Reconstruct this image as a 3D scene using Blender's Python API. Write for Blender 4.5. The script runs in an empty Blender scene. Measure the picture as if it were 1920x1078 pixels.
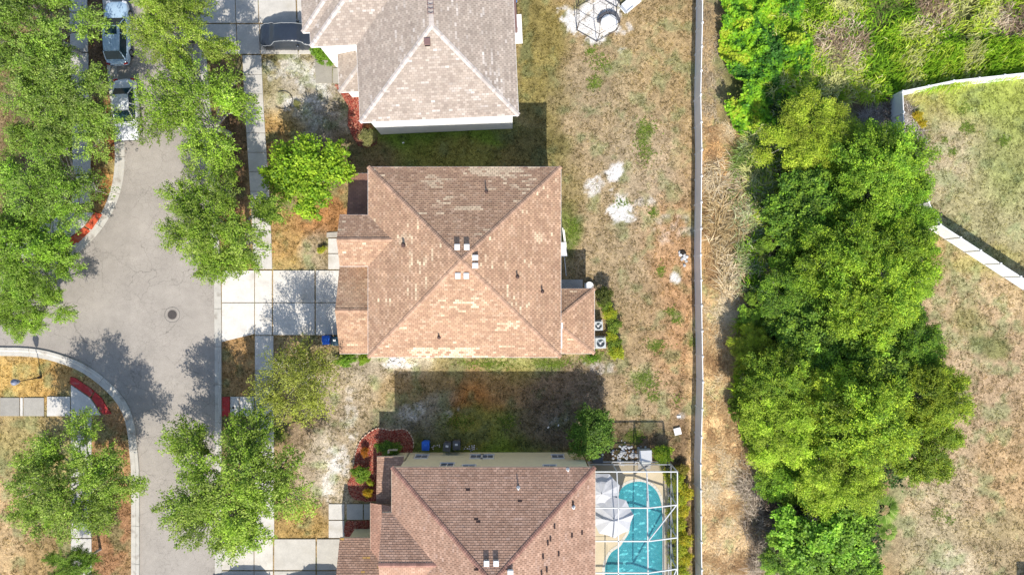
import bpy, math, random
import numpy as np
from mathutils import Vector, Matrix
SC = bpy.context.scene
COL = SC.collection
# ------------------------------------------------------------------ camera, sky, sun, exposure
CAM_H = 55.0
cd = bpy.data.cameras.new('camera'); cd.lens = 24.0; cd.sensor_width = 36.0; cd.clip_end = 2000.0
cam = bpy.data.objects.new('camera', cd); COL.objects.link(cam); cam.location = (0, 0, CAM_H); cam.rotation_euler = (0, 0, 0)
SC.camera = cam
SUN_EL = math.radians(43.2); SUN_AZ_X, SUN_AZ_Y = 0.125, -0.992      # horizontal direction TOWARDS the sun
w = bpy.data.worlds.new('World'); SC.world = w; w.use_nodes = True
nt = w.node_tree; nt.nodes.clear()
sky = nt.nodes.new('ShaderNodeTexSky'); sky.sky_type = 'NISHITA'; sky.sun_disc = False
sky.sun_elevation = SUN_EL; sky.sun_rotation = math.atan2(SUN_AZ_X, SUN_AZ_Y)
sky.air_density = 1.0; sky.dust_density = 1.0; sky.ozone_density = 1.0
bg = nt.nodes.new('ShaderNodeBackground'); bg.inputs['Strength'].default_value = 0.145
wo = nt.nodes.new('ShaderNodeOutputWorld'); nt.links.new(sky.outputs[0], bg.inputs[0]); nt.links.new(bg.outputs[0], wo.inputs[0])
sl = bpy.data.lights.new('sun', 'SUN'); sl.energy = 4.3; sl.angle = math.radians(0.53); sl.color = (1.0, 0.95, 0.87)
so = bpy.data.objects.new('sun', sl); COL.objects.link(so)
sdir = Vector((SUN_AZ_X * math.cos(SUN_EL), SUN_AZ_Y * math.cos(SUN_EL), math.sin(SUN_EL)))
so.rotation_euler = sdir.to_track_quat('Z', 'Y').to_euler(); so.location = (10, -60, 60)
SC.view_settings.view_transform = 'Standard'; SC.view_settings.look = 'None'
SC.view_settings.exposure = 0.48; SC.view_settings.gamma = 1.0; SC.view_settings.use_curve_mapping = False
SC.render.engine = 'CYCLES'
try:
    SC.cycles.max_bounces = 6; SC.cycles.diffuse_bounces = 3; SC.cycles.transparent_max_bounces = 12
    SC.cycles.caustics_reflective = False; SC.cycles.caustics_refractive = False
except Exception: pass

# ------------------------------------------------------------------ measuring helpers (photo measured against a 55 m flight height)
F = 1280.0
def P(px, py, h=0.0):
    k = (CAM_H - h) / F
    return ((px - 960) * k, (539 - py) * k, h)
def G(pts, z=0.0):
    return [P(x, y)[:2] + (z,) for x, y in pts]

# ------------------------------------------------------------------ numpy noise
def vnoise(x, y, s, seed):
    x = np.asarray(x, float) / s; y = np.asarray(y, float) / s
    xi = np.floor(x).astype(np.int64); yi = np.floor(y).astype(np.int64)
    fx = x - xi; fy = y - yi; fx = fx*fx*(3-2*fx); fy = fy*fy*(3-2*fy)
    def h(a, b):
        n = (a * 374761393 + b * 668265263 + seed * 974634777) & 0x7fffffff
        n = ((n ^ (n >> 13)) * 1274126177) & 0x7fffffff
        n = (n ^ (n >> 16))
        return (n & 0xffff) / 65535.0
    return (h(xi,yi)*(1-fx)+h(xi+1,yi)*fx)*(1-fy) + (h(xi,yi+1)*(1-fx)+h(xi+1,yi+1)*fx)*fy
def fbm(x, y, s, seed, o=4):
    t = 0; a = 1; n = 0
    for k in range(o):
        t = t + a * vnoise(x, y, s / 2**k, seed + k*17); n += a; a *= .55
    return t / n

# ------------------------------------------------------------------ materials
MATS = {}
def _nn(nt, t, **kw):
    n = nt.nodes.new(t)
    for k, v in kw.items(): setattr(n, k, v)
    return n
def mat(name, col=(.5,.5,.5), rough=.8, amp=0.0, scale=4.0, amp2=0.0, scale2=40.0, bump=0.0, bscale=60.0, metal=0.0, spec=.3,
        attr=False, ocol=False, trans=0.0, coord='Object', coat=0.0, stain_or_glints=None, stretch=(1,1,1)):
    """plain surface: base colour (or the mesh's own colour attribute) broken up by two scales of noise, plus fine relief"""
    if name in MATS: return MATS[name]
    m = bpy.data.materials.new(name); m.use_nodes = True; nt = m.node_tree; L = nt.links.new
    b = nt.nodes['Principled BSDF']; out = nt.nodes['Material Output']
    b.inputs['Roughness'].default_value = rough; b.inputs['Metallic'].default_value = metal
    b.inputs['Specular IOR Level'].default_value = spec
    if coat: b.inputs['Coat Weight'].default_value = coat; b.inputs['Coat Roughness'].default_value = .08
    tc = _nn(nt, 'ShaderNodeTexCoord'); mp = _nn(nt, 'ShaderNodeMapping'); mp.inputs['Scale'].default_value = stretch
    if coord == 'World':
        ge = _nn(nt, 'ShaderNodeNewGeometry'); L(ge.outputs['Position'], mp.inputs[0])
    else: L(tc.outputs[coord], mp.inputs[0])
    vec = mp.outputs[0]
    if attr:
        a = _nn(nt, 'ShaderNodeAttribute'); a.attribute_name = 'Col'; c = a.outputs['Color']
    else:
        r = _nn(nt, 'ShaderNodeRGB'); r.outputs[0].default_value = (*col, 1); c = r.outputs[0]
    if ocol:
        oi = _nn(nt, 'ShaderNodeObjectInfo'); mx = _nn(nt, 'ShaderNodeMix', data_type='RGBA', blend_type='MULTIPLY')
        mx.inputs[0].default_value = 1; L(c, mx.inputs[6]); L(oi.outputs['Color'], mx.inputs[7]); c = mx.outputs[2]
    def mul(c, sc, am, seed=0.0, det=4):
        n = _nn(nt, 'ShaderNodeTexNoise'); n.inputs['Scale'].default_value = sc; n.inputs['Detail'].default_value = det
        n.inputs['Roughness'].default_value = .6; L(vec, n.inputs['Vector'])
        mr = _nn(nt, 'ShaderNodeMapRange'); mr.inputs[1].default_value = .25; mr.inputs[2].default_value = .75
        mr.inputs[3].default_value = 1 - am; mr.inputs[4].default_value = 1 + am; L(n.outputs[0], mr.inputs[0])
        v = _nn(nt, 'ShaderNodeVectorMath', operation='SCALE'); L(c, v.inputs[0]); L(mr.outputs[0], v.inputs['Scale'])
        return v.outputs[0]
    if amp: c = mul(c, scale, amp)
    if amp2: c = mul(c, scale2, amp2, det=2)
    if stain_or_glints:
        scol, ssc, lo, hi = stain_or_glints
        n = _nn(nt, 'ShaderNodeTexNoise'); n.inputs['Scale'].default_value = ssc; n.inputs['Detail'].default_value = 6; L(vec, n.inputs['Vector'])
        mr = _nn(nt, 'ShaderNodeMapRange'); mr.inputs[1].default_value = lo; mr.inputs[2].default_value = hi; L(n.outputs[0], mr.inputs[0])
        mx = _nn(nt, 'ShaderNodeMix', data_type='RGBA'); L(mr.outputs[0], mx.inputs[0]); L(c, mx.inputs[6]); mx.inputs[7].default_value = (*scol, 1); c = mx.outputs[2]
    L(c, b.inputs['Base Color'])
    if bump:
        n = _nn(nt, 'ShaderNodeTexNoise'); n.inputs['Scale'].default_value = bscale; n.inputs['Detail'].default_value = 3; L(vec, n.inputs['Vector'])
        bp = _nn(nt, 'ShaderNodeBump'); bp.inputs['Strength'].default_value = bump; bp.inputs['Distance'].default_value = .03
        L(n.outputs[0], bp.inputs['Height']); L(bp.outputs[0], b.inputs['Normal'])
    if trans:
        t = _nn(nt, 'ShaderNodeBsdfTranslucent'); L(c, t.inputs[0]); ms = _nn(nt, 'ShaderNodeMixShader'); ms.inputs[0].default_value = trans
        L(b.outputs[0], ms.inputs[1]); L(t.outputs[0], ms.inputs[2]); L(ms.outputs[0], out.inputs[0])
    MATS[name] = m; return m

# ------------------------------------------------------------------ object helpers
def tag(o, label=None, cat=None, group=None, kind=None):
    if label: o['label'] = label
    if cat: o['category'] = cat
    if group: o['group'] = group
    if kind: o['kind'] = kind
    return o
def empty(name, loc=(0,0,0), rz=0.0, label=None, cat=None, group=None, kind=None):
    o = bpy.data.objects.new(name, None); COL.objects.link(o); o.location = loc; o.rotation_euler = (0,0,rz)
    o.empty_display_size = .3
    return tag(o, label, cat, group, kind)
def link(name, me, m=None, parent=None, loc=None):
    o = bpy.data.objects.new(name, me); COL.objects.link(o)
    if m is not None and not me.materials: me.materials.append(m)
    if parent is not None: o.parent = parent
    if loc is not None: o.location = loc
    return o
def copy_tree(o, parent=None):
    c = o.copy(); COL.objects.link(c)
    if parent is not None: c.parent = parent
    for ch in list(o.children): copy_tree(ch, c)
    return c
class MB:
    """collects boxes, tubes, prisms; build() links them as ONE mesh object. org: where the parent stands."""
    def __init__(s, org=(0,0,0)): s.v = []; s.f = []; s.org = org; s.c = []
    def raw(s, vs, fs, col=None):
        n = len(s.v); s.v += [tuple(v) for v in vs]; s.f += [tuple(i+n for i in f) for f in fs]
        s.c += [col or (1,1,1)] * len(vs); return s
    def box(s, cx, cy, cz, sx, sy, sz, rz=0.0, taper=1.0, col=None):
        vs = []
        c_, s_ = math.cos(rz), math.sin(rz)
        for k, z in ((1, -.5), (taper, .5)):
            for x, y in ((-.5,-.5),(.5,-.5),(.5,.5),(-.5,.5)):
                a, b = x*sx*k, y*sy*k
                vs.append((cx + a*c_ - b*s_, cy + a*s_ + b*c_, cz + z*sz))
        return s.raw(vs, [(0,3,2,1),(4,5,6,7),(0,1,5,4),(1,2,6,5),(2,3,7,6),(3,0,4,7)], col)
    def bbox(s, x0, y0, z0, x1, y1, z1, col=None):
        return s.box((x0+x1)/2, (y0+y1)/2, (z0+z1)/2, abs(x1-x0), abs(y1-y0), abs(z1-z0), col=col)
    def tube(s, p0, p1, r0, r1=None, n=8, caps=True, col=None):
        r1 = r0 if r1 is None else r1
        a = Vector(p0); b = Vector(p1); d = (b-a)
        if d.length < 1e-6: return s
        d.normalize(); u = d.orthogonal().normalized(); v = d.cross(u)
        vs = []
        for c, r in ((a, r0), (b, r1)):
            for i in range(n):
                t = 2*math.pi*i/n; q = c + u*(math.cos(t)*r) + v*(math.sin(t)*r); vs.append(tuple(q))
        fs = [(i, (i+1) % n, n+(i+1) % n, n+i) for i in range(n)]
        if caps: fs += [tuple(range(n-1, -1, -1)), tuple(range(n, 2*n))]
        return s.raw(vs, fs, col)
    def prism(s, pts, z0, z1, col=None):
        a = sum(pts[i][0]*pts[(i+1) % len(pts)][1]-pts[(i+1) % len(pts)][0]*pts[i][1] for i in range(len(pts)))
        if a < 0: pts = pts[::-1]
        n = len(pts)
        vs = [(p[0], p[1], z0) for p in pts] + [(p[0], p[1], z1) for p in pts]
        fs = [tuple(range(n-1, -1, -1)), tuple(range(n, 2*n))] + [(i, (i+1) % n, n+(i+1) % n, n+i) for i in range(n)]
        return s.raw(vs, fs, col)
    def lathe(s, cx, cy, prof, n=16, col=None):
        vs = []; fs = []
        for r, z in prof:
            for i in range(n):
                t = 2*math.pi*i/n; vs.append((cx+math.cos(t)*r, cy+math.sin(t)*r, z))
        for k in range(len(prof)-1):
            for i in range(n):
                fs.append((k*n+i, k*n+(i+1) % n, (k+1)*n+(i+1) % n, (k+1)*n+i))
        fs.append(tuple(range(n-1, -1, -1))); fs.append(tuple(range((len(prof)-1)*n, len(prof)*n)))
        return s.raw(vs, fs, col)
    def build(s, name, m, parent=None, smooth=False, bevel=0.0, colors=False, label=None):
        me = bpy.data.meshes.new(name)
        ox, oy, oz = s.org
        used = sorted({i for f in s.f for i in f}); rm_ = {i: k for k, i in enumerate(used)}
        if len(used) < len(s.v): s.v = [s.v[i] for i in used]; s.c = [s.c[i] for i in used]; s.f = [tuple(rm_[i] for i in f) for f in s.f]
        me.from_pydata([(x-ox, y-oy, z-oz) for x, y, z in s.v], [], s.f)
        if colors:
            at = me.color_attributes.new('Col', 'FLOAT_COLOR', 'POINT')
            at.data.foreach_set('color', np.array([(*c, 1) for c in s.c], np.float32).ravel())
        me.update()
        if smooth: me.polygons.foreach_set('use_smooth', [True]*len(me.polygons))
        o = link(name, me, m, parent)
        if parent is None and s.org != (0,0,0): o.location = s.org
        if bevel:
            bv = o.modifiers.new('bevel', 'BEVEL'); bv.width = bevel; bv.segments = 2; bv.limit_method = 'ANGLE'
        if label: o['label'] = label
        return o
def npmesh(name, V, Fc, cols=None, smooth=False):
    """V (n,3), Fc (m,k) with constant k"""
    V = np.asarray(V, np.float32); Fc = np.asarray(Fc, np.int32); m, k = Fc.shape
    me = bpy.data.meshes.new(name); me.vertices.add(len(V)); me.vertices.foreach_set('co', V.ravel())
    me.loops.add(m*k); me.loops.foreach_set('vertex_index', Fc.ravel())
    me.polygons.add(m); me.polygons.foreach_set('loop_start', np.arange(0, m*k, k, dtype=np.int32))
    me.polygons.foreach_set('loop_total', np.full(m, k, np.int32))
    if smooth: me.polygons.foreach_set('use_smooth', np.ones(m, bool))
    if cols is not None:
        at = me.color_attributes.new('Col', 'FLOAT_COLOR', 'POINT')
        c4 = np.ones((len(V), 4), np.float32); c4[:, :3] = cols; at.data.foreach_set('color', c4.ravel())
    me.update(calc_edges=True); return me
def inside(x, y, poly):
    x = np.asarray(x); y = np.asarray(y); r = np.zeros(x.shape, bool); n = len(poly)
    for i in range(n):
        x0, y0 = poly[i][:2]; x1, y1 = poly[(i+1) % n][:2]
        if y0 == y1: continue
        c = ((y0 > y) != (y1 > y)) & (x < (x1-x0)*(y-y0)/(y1-y0)+x0)
        r ^= c
    return r
# ------------------------------------------------------------------ THE GROUND
# colour zones of the soil and grass (albedo), centre and radii measured on the photo
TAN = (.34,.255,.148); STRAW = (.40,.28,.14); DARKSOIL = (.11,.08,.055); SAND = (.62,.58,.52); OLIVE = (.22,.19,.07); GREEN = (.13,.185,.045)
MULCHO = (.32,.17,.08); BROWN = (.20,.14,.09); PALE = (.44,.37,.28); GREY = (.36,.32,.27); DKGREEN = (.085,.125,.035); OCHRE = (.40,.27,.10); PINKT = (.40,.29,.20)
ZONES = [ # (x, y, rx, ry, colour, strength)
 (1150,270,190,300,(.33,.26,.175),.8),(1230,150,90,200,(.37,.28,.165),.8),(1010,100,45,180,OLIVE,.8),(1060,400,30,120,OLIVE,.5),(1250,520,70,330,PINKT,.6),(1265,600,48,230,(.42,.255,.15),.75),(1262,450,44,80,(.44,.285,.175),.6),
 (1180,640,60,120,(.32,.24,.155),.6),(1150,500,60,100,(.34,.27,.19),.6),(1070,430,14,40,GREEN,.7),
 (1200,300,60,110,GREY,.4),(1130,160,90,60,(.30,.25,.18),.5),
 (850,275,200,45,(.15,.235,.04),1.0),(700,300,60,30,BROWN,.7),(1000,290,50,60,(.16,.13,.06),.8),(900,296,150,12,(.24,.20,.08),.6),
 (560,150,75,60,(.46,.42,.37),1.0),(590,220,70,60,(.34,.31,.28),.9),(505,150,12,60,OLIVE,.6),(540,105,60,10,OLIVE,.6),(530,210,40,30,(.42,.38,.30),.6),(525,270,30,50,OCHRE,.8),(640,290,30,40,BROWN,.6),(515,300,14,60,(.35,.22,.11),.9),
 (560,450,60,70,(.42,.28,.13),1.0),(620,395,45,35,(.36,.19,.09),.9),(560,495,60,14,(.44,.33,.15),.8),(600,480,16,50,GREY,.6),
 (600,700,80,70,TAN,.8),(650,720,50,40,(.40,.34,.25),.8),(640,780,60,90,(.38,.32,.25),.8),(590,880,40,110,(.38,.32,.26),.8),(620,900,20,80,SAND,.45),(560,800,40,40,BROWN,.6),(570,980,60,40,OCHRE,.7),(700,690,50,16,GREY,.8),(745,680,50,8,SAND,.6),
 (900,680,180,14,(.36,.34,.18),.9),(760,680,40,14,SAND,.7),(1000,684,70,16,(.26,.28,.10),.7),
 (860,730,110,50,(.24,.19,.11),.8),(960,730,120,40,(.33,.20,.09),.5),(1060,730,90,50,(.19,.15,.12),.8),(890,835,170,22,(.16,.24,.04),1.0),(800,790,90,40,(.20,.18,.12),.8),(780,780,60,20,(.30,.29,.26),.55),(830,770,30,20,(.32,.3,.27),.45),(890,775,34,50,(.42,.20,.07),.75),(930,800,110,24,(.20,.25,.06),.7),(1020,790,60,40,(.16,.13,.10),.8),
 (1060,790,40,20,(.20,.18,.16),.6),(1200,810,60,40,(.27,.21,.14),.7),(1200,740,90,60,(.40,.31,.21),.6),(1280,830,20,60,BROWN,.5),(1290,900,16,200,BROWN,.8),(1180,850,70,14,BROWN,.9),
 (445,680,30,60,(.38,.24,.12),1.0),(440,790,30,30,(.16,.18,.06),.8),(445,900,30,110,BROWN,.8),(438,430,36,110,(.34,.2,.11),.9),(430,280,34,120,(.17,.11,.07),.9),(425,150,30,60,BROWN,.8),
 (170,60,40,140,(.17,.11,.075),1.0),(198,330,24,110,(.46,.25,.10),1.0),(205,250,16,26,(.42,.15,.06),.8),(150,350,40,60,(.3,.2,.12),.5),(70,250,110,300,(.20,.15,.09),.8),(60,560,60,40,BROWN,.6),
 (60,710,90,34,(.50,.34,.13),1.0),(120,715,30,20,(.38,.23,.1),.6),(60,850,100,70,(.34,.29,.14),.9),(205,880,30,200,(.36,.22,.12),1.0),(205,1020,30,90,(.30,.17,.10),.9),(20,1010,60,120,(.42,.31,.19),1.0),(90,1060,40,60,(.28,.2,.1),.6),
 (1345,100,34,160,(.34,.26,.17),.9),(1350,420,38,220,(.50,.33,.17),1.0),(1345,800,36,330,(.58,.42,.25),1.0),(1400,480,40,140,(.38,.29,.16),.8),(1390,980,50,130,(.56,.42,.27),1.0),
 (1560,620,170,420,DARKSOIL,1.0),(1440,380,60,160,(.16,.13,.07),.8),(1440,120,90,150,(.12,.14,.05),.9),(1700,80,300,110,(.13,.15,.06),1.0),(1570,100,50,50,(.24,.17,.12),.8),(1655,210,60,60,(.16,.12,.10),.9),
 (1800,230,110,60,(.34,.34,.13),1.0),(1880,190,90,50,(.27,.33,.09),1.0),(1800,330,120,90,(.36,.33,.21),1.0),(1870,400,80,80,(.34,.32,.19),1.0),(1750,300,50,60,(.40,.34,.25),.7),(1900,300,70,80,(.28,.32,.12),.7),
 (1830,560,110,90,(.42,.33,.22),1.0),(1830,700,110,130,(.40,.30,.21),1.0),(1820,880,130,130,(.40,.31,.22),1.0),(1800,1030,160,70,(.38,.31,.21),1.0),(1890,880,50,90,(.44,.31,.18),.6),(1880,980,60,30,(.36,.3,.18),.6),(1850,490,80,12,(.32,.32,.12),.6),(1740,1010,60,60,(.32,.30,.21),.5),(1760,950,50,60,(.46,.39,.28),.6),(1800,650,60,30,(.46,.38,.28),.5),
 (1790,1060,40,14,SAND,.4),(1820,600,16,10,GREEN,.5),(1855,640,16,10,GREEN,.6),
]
SANDS = [(1115,38,48,40,1.15),(1153,322,12,13,.95),(1112,352,14,12,.7),(1166,386,24,20,.95),(1195,380,20,12,.4),(1270,430,30,26,.22),(1267,523,7,7,.9),(620,890,14,40,.5),(640,860,20,30,.5),(560,140,44,30,.45),(600,150,20,26,.5),(575,215,40,24,.3),(745,683,30,6,.8),(780,775,26,12,.45),(845,770,16,9,.4),(1060,785,16,8,.4),(540,200,16,12,.5),(1115,790,20,12,.3),(1275,780,10,5,.4),(660,780,16,40,.3),(1130,690,20,8,.3)]
GREENS = [(1212,240,14,12,.8),(1203,265,10,12,.6),(1212,290,12,14,.5),(1115,155,9,9,.9),(1125,118,14,12,.6),(1110,96,8,6,.9),(1225,397,7,7,.9),(1165,380,10,6,.6),(1240,505,6,8,.8),(1200,360,12,8,.4),(1258,584,7,6,.8),(1268,602,7,6,.7),(1230,650,14,9,.8),(1213,715,18,14,.7),(1228,745,9,7,.6),(1265,305,9,30,.2),(1035,682,26,7,.8),(1110,670,16,8,.9),(920,682,40,7,.6),(1190,820,12,10,.8),(1270,750,6,6,.5),(1815,240,10,8,.9),(1882,265,8,7,.9),(1740,262,5,6,.9),(1787,286,5,7,.9),(1772,262,4,4,.7),(1808,205,9,7,.5),(950,790,14,9,.5),(860,790,20,8,.5),(1075,430,9,20,.5),(1770,745,9,7,.3),(1760,962,9,8,.6),(1782,975,6,6,.6),(520,815,12,12,.8),(1235,130,12,30,.2),(1300,640,6,10,.5),(1890,10,30,20,.5)]
NOTURF = []     # polygons (world) of hard surfaces: no tufts there
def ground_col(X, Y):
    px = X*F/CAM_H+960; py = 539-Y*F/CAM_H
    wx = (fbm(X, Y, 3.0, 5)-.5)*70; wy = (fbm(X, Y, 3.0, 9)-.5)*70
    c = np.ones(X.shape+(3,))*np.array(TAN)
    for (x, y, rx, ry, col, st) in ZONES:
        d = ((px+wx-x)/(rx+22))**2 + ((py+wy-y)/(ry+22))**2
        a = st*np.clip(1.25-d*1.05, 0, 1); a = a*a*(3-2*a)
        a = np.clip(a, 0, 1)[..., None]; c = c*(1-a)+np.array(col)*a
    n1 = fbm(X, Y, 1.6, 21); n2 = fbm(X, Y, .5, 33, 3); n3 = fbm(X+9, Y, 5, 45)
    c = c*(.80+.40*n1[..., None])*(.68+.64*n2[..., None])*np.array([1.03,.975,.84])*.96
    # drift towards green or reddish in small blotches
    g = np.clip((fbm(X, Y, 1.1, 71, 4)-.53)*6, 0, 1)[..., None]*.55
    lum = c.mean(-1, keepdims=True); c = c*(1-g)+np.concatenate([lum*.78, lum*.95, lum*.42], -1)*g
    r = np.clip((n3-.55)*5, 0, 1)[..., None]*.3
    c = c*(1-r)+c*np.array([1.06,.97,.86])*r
    w2 = (fbm(X, Y, 1.0, 55, 5)-.5)
    for (x, y, rx, ry, st) in GREENS:
        d = np.sqrt(((px-x)/(rx+3))**2+((py-y)/(ry+3))**2); a = np.clip((1.0-d+w2*3.6)*1.6, 0, 1)*st*.6
        a = a[..., None]; c = c*(1-a)+np.array((.14,.20,.03))*a*(.7+.6*n2[..., None])+0*c
    for (x, y, rx, ry, st) in SANDS:
        d = np.sqrt(((px-x)/(rx+2))**2+((py-y)/(ry+2))**2); a = np.clip((1.15-d+w2*3.0)*2.2, 0, 1)*min(st, 1)
        a = a*np.clip((vnoise(X, Y, .36, 15)*1.3+n2*.8-1.02+.75*a)*3.2, 0, 1); a = a[..., None]; c = c*(1-a)+np.array((.66,.63,.59))*a
    return np.clip(c, .01, .9)
def ground_h(X, Y):
    return -.075+.05*fbm(X, Y, 1.4, 3)
xs = np.concatenate([[-700,-350,-180,-110,-75,-58], np.arange(-47, 47.01, .17), [58,75,110,180,350,700]])
ys = np.concatenate([[-700,-350,-180,-110,-60,-38], np.arange(-27, 27.01, .17), [38,60,110,180,350,700]])
GX, GY = np.meshgrid(xs, ys); GZ = ground_h(GX, GY)
# the pool basin is dug out below; the ground dips under it
POOLPX = [(1160,928),(1166,914),(1180,905),(1200,902),(1218,908),(1232,922),(1240,945),(1242,975),(1242,1010),(1242,1060),(1240,1100),(1225,1125),(1195,1132),(1160,1128),(1140,1105),(1134,1078),(1136,1055),(1146,1035),(1162,1024),(1170,1012),(1178,1000),(1181,985),(1180,970),(1172,955),(1163,942)]

def closed_smooth(pts, n=3):
    q = [Vector(p) for p in pts]; m_ = len(q); out = []
    for i in range(m_):
        p0, p1, p2, p3 = q[i-1], q[i], q[(i+1) % m_], q[(i+2) % m_]
        for k in range(n):
            t = k/n; out.append(.5*((2*p1)+(-p0+p2)*t+(2*p0-5*p1+4*p2-p3)*t*t+(-p0+3*p1-3*p2+p3)*t**3))
    return out
POOL = [P(p.x, p.y)[:2] for p in closed_smooth(POOLPX)]
dx0, dy0 = P(1105, 884)[:2]; dx1, dy1 = P(1258, 1180)[:2]
GZ[(GX > dx0+.2) & (GX < dx1-.2) & (GY < dy0-.2) & (GY > dy1+.2)] = -2.2
nc, nr = len(xs), len(ys)
idx = np.arange(nc*nr).reshape(nr, nc)
Fq = np.stack([idx[:-1,:-1], idx[:-1,1:], idx[1:,1:], idx[1:,:-1]], -1).reshape(-1, 4)
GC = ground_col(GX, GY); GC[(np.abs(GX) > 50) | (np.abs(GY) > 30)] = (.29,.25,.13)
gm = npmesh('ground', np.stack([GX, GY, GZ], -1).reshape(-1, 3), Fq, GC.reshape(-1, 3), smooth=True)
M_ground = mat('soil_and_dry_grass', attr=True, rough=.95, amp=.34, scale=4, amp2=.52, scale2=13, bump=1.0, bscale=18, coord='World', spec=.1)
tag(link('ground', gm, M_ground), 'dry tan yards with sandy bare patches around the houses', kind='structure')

# ------------------------------------------------------------------ asphalt
def road_material():
    m = bpy.data.materials.new('asphalt'); m.use_nodes = True; nt = m.node_tree; L = nt.links.new; b = nt.nodes['Principled BSDF']
    b.inputs['Roughness'].default_value = .9; b.inputs['Specular IOR Level'].default_value = .15
    g = _nn(nt, 'ShaderNodeNewGeometry'); pos = g.outputs['Position']
    def noise(s, d=4, r=.6):
        n = _nn(nt, 'ShaderNodeTexNoise'); n.inputs['Scale'].default_value = s; n.inputs['Detail'].default_value = d; n.inputs['Roughness'].default_value = r; L(pos, n.inputs['Vector']); return n
    def rng(src, a, b_, c, d):
        r = _nn(nt, 'ShaderNodeMapRange'); r.inputs[1].default_value = a; r.inputs[2].default_value = b_; r.inputs[3].default_value = c; r.inputs[4].default_value = d; L(src, r.inputs[0]); return r.outputs[0]
    def M(op, a, b_):
        n = _nn(nt, 'ShaderNodeMath', operation=op)
        for i, v in enumerate((a, b_)):
            if isinstance(v, (int, float)): n.inputs[i].default_value = v
            else: L(v, n.inputs[i])
        return n.outputs[0]
    f = M('MULTIPLY', rng(noise(.35).outputs[0], .3, .7, .90, 1.10), rng(noise(20, 3).outputs[0], .25, .75, .74, 1.26))
    f = M('MULTIPLY', f, rng(noise(1.6).outputs[0], .3, .7, .94, 1.06))
    # two widths of alligator cracking, warped, and only where the surface is worn
    wn = noise(1.2, 3); ws = _nn(nt, 'ShaderNodeVectorMath', operation='SCALE'); ws.inputs['Scale'].default_value = .8; L(wn.outputs['Color'], ws.inputs[0])
    av = _nn(nt, 'ShaderNodeVectorMath', operation='ADD'); L(pos, av.inputs[0]); L(ws.outputs[0], av.inputs[1])
    def crack(sc, wd, lo, hi, dark, ns):
        v = _nn(nt, 'ShaderNodeTexVoronoi'); v.feature = 'DISTANCE_TO_EDGE'; v.inputs['Scale'].default_value = sc; L(av.outputs[0], v.inputs['Vector'])
        e = rng(v.outputs['Distance'], 0, wd, 1, 0); k = rng(noise(ns, 3).outputs[0], lo, hi, 0, 1)
        return M('SUBTRACT', 1, M('MULTIPLY', M('MULTIPLY', e, k), dark))
    f = M('MULTIPLY', f, crack(.42, .012, .43, .57, .42, .25))
    f = M('MULTIPLY', f, crack(2.3, .04, .36, .56, .24, .3))
    # paving seam down the carriageway: the older lane on the west side is slightly darker
    sx = _nn(nt, 'ShaderNodeSeparateXYZ'); L(pos, sx.inputs[0])
    f = M('MULTIPLY', f, rng(sx.outputs[0], -30.78, -30.70, .955, 1.0))
    c = _nn(nt, 'ShaderNodeRGB'); c.outputs[0].default_value = (.355,.318,.275,1)
    v = _nn(nt, 'ShaderNodeVectorMath', operation='SCALE'); L(c.outputs[0], v.inputs[0]); L(f, v.inputs['Scale']); L(v.outputs[0], b.inputs['Base Color'])
    bp = _nn(nt, 'ShaderNodeBump'); bp.inputs['Strength'].default_value = .35; bp.inputs['Distance'].default_value = .01; L(noise(60, 2).outputs[0], bp.inputs['Height']); L(bp.outputs[0], b.inputs['Normal'])
    return m
R_RIGHT = [(354,-200),(362,-80),(368,0),(374,100),(382,200),(390,320),(397,420),(401,520),(402,600),(403,700),(403,900),(403,1300)]
R_LUP = [(190,-200),(205,-80),(214,50),(221,150),(230,230),(234,290),(231,335),(222,372),(205,408),(178,445),(143,478),(110,497),(60,510),(0,514),(-300,518)]
R_LLO = [(-300,664),(0,667),(58,669),(103,678),(157,700),(209,743),(234,787),(243,850),(246,900),(246,1000),(246,1300)]
def smooth_line(pts, n=6):
    pts = [Vector(p) for p in pts]; out = []
    for i in range(len(pts)-1):
        p0 = pts[max(i-1, 0)]; p1 = pts[i]; p2 = pts[i+1]; p3 = pts[min(i+2, len(pts)-1)]
        for k in range(n):
            t = k/n
            out.append(.5*((2*p1)+(-p0+p2)*t+(2*p0-5*p1+4*p2-p3)*t*t+(-p0+3*p1-3*p2+p3)*t**3))
    out.append(pts[-1]); return out
rr = [P(p.x, p.y)[:2] for p in smooth_line(R_RIGHT)]; rl = [P(p.x, p.y)[:2] for p in smooth_line(R_LUP)]; ro = [P(p.x, p.y)[:2] for p in smooth_line(R_LLO)]
import mathutils.geometry as mg
poly = [Vector((x, y, 0)) for x, y in (rl + ro + rr[::-1])]
tri = mg.tessellate_polygon([poly])
rm = bpy.data.meshes.new('road'); rm.from_pydata([tuple(p) for p in poly], [], [tuple(t) for t in tri]); rm.update()
tag(link('road', rm, road_material()), 'grey cracked asphalt street with a side street branching left', kind='structure')
ROADP = [(p.x, p.y) for p in poly]; NOTURF.append(ROADP)

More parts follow.
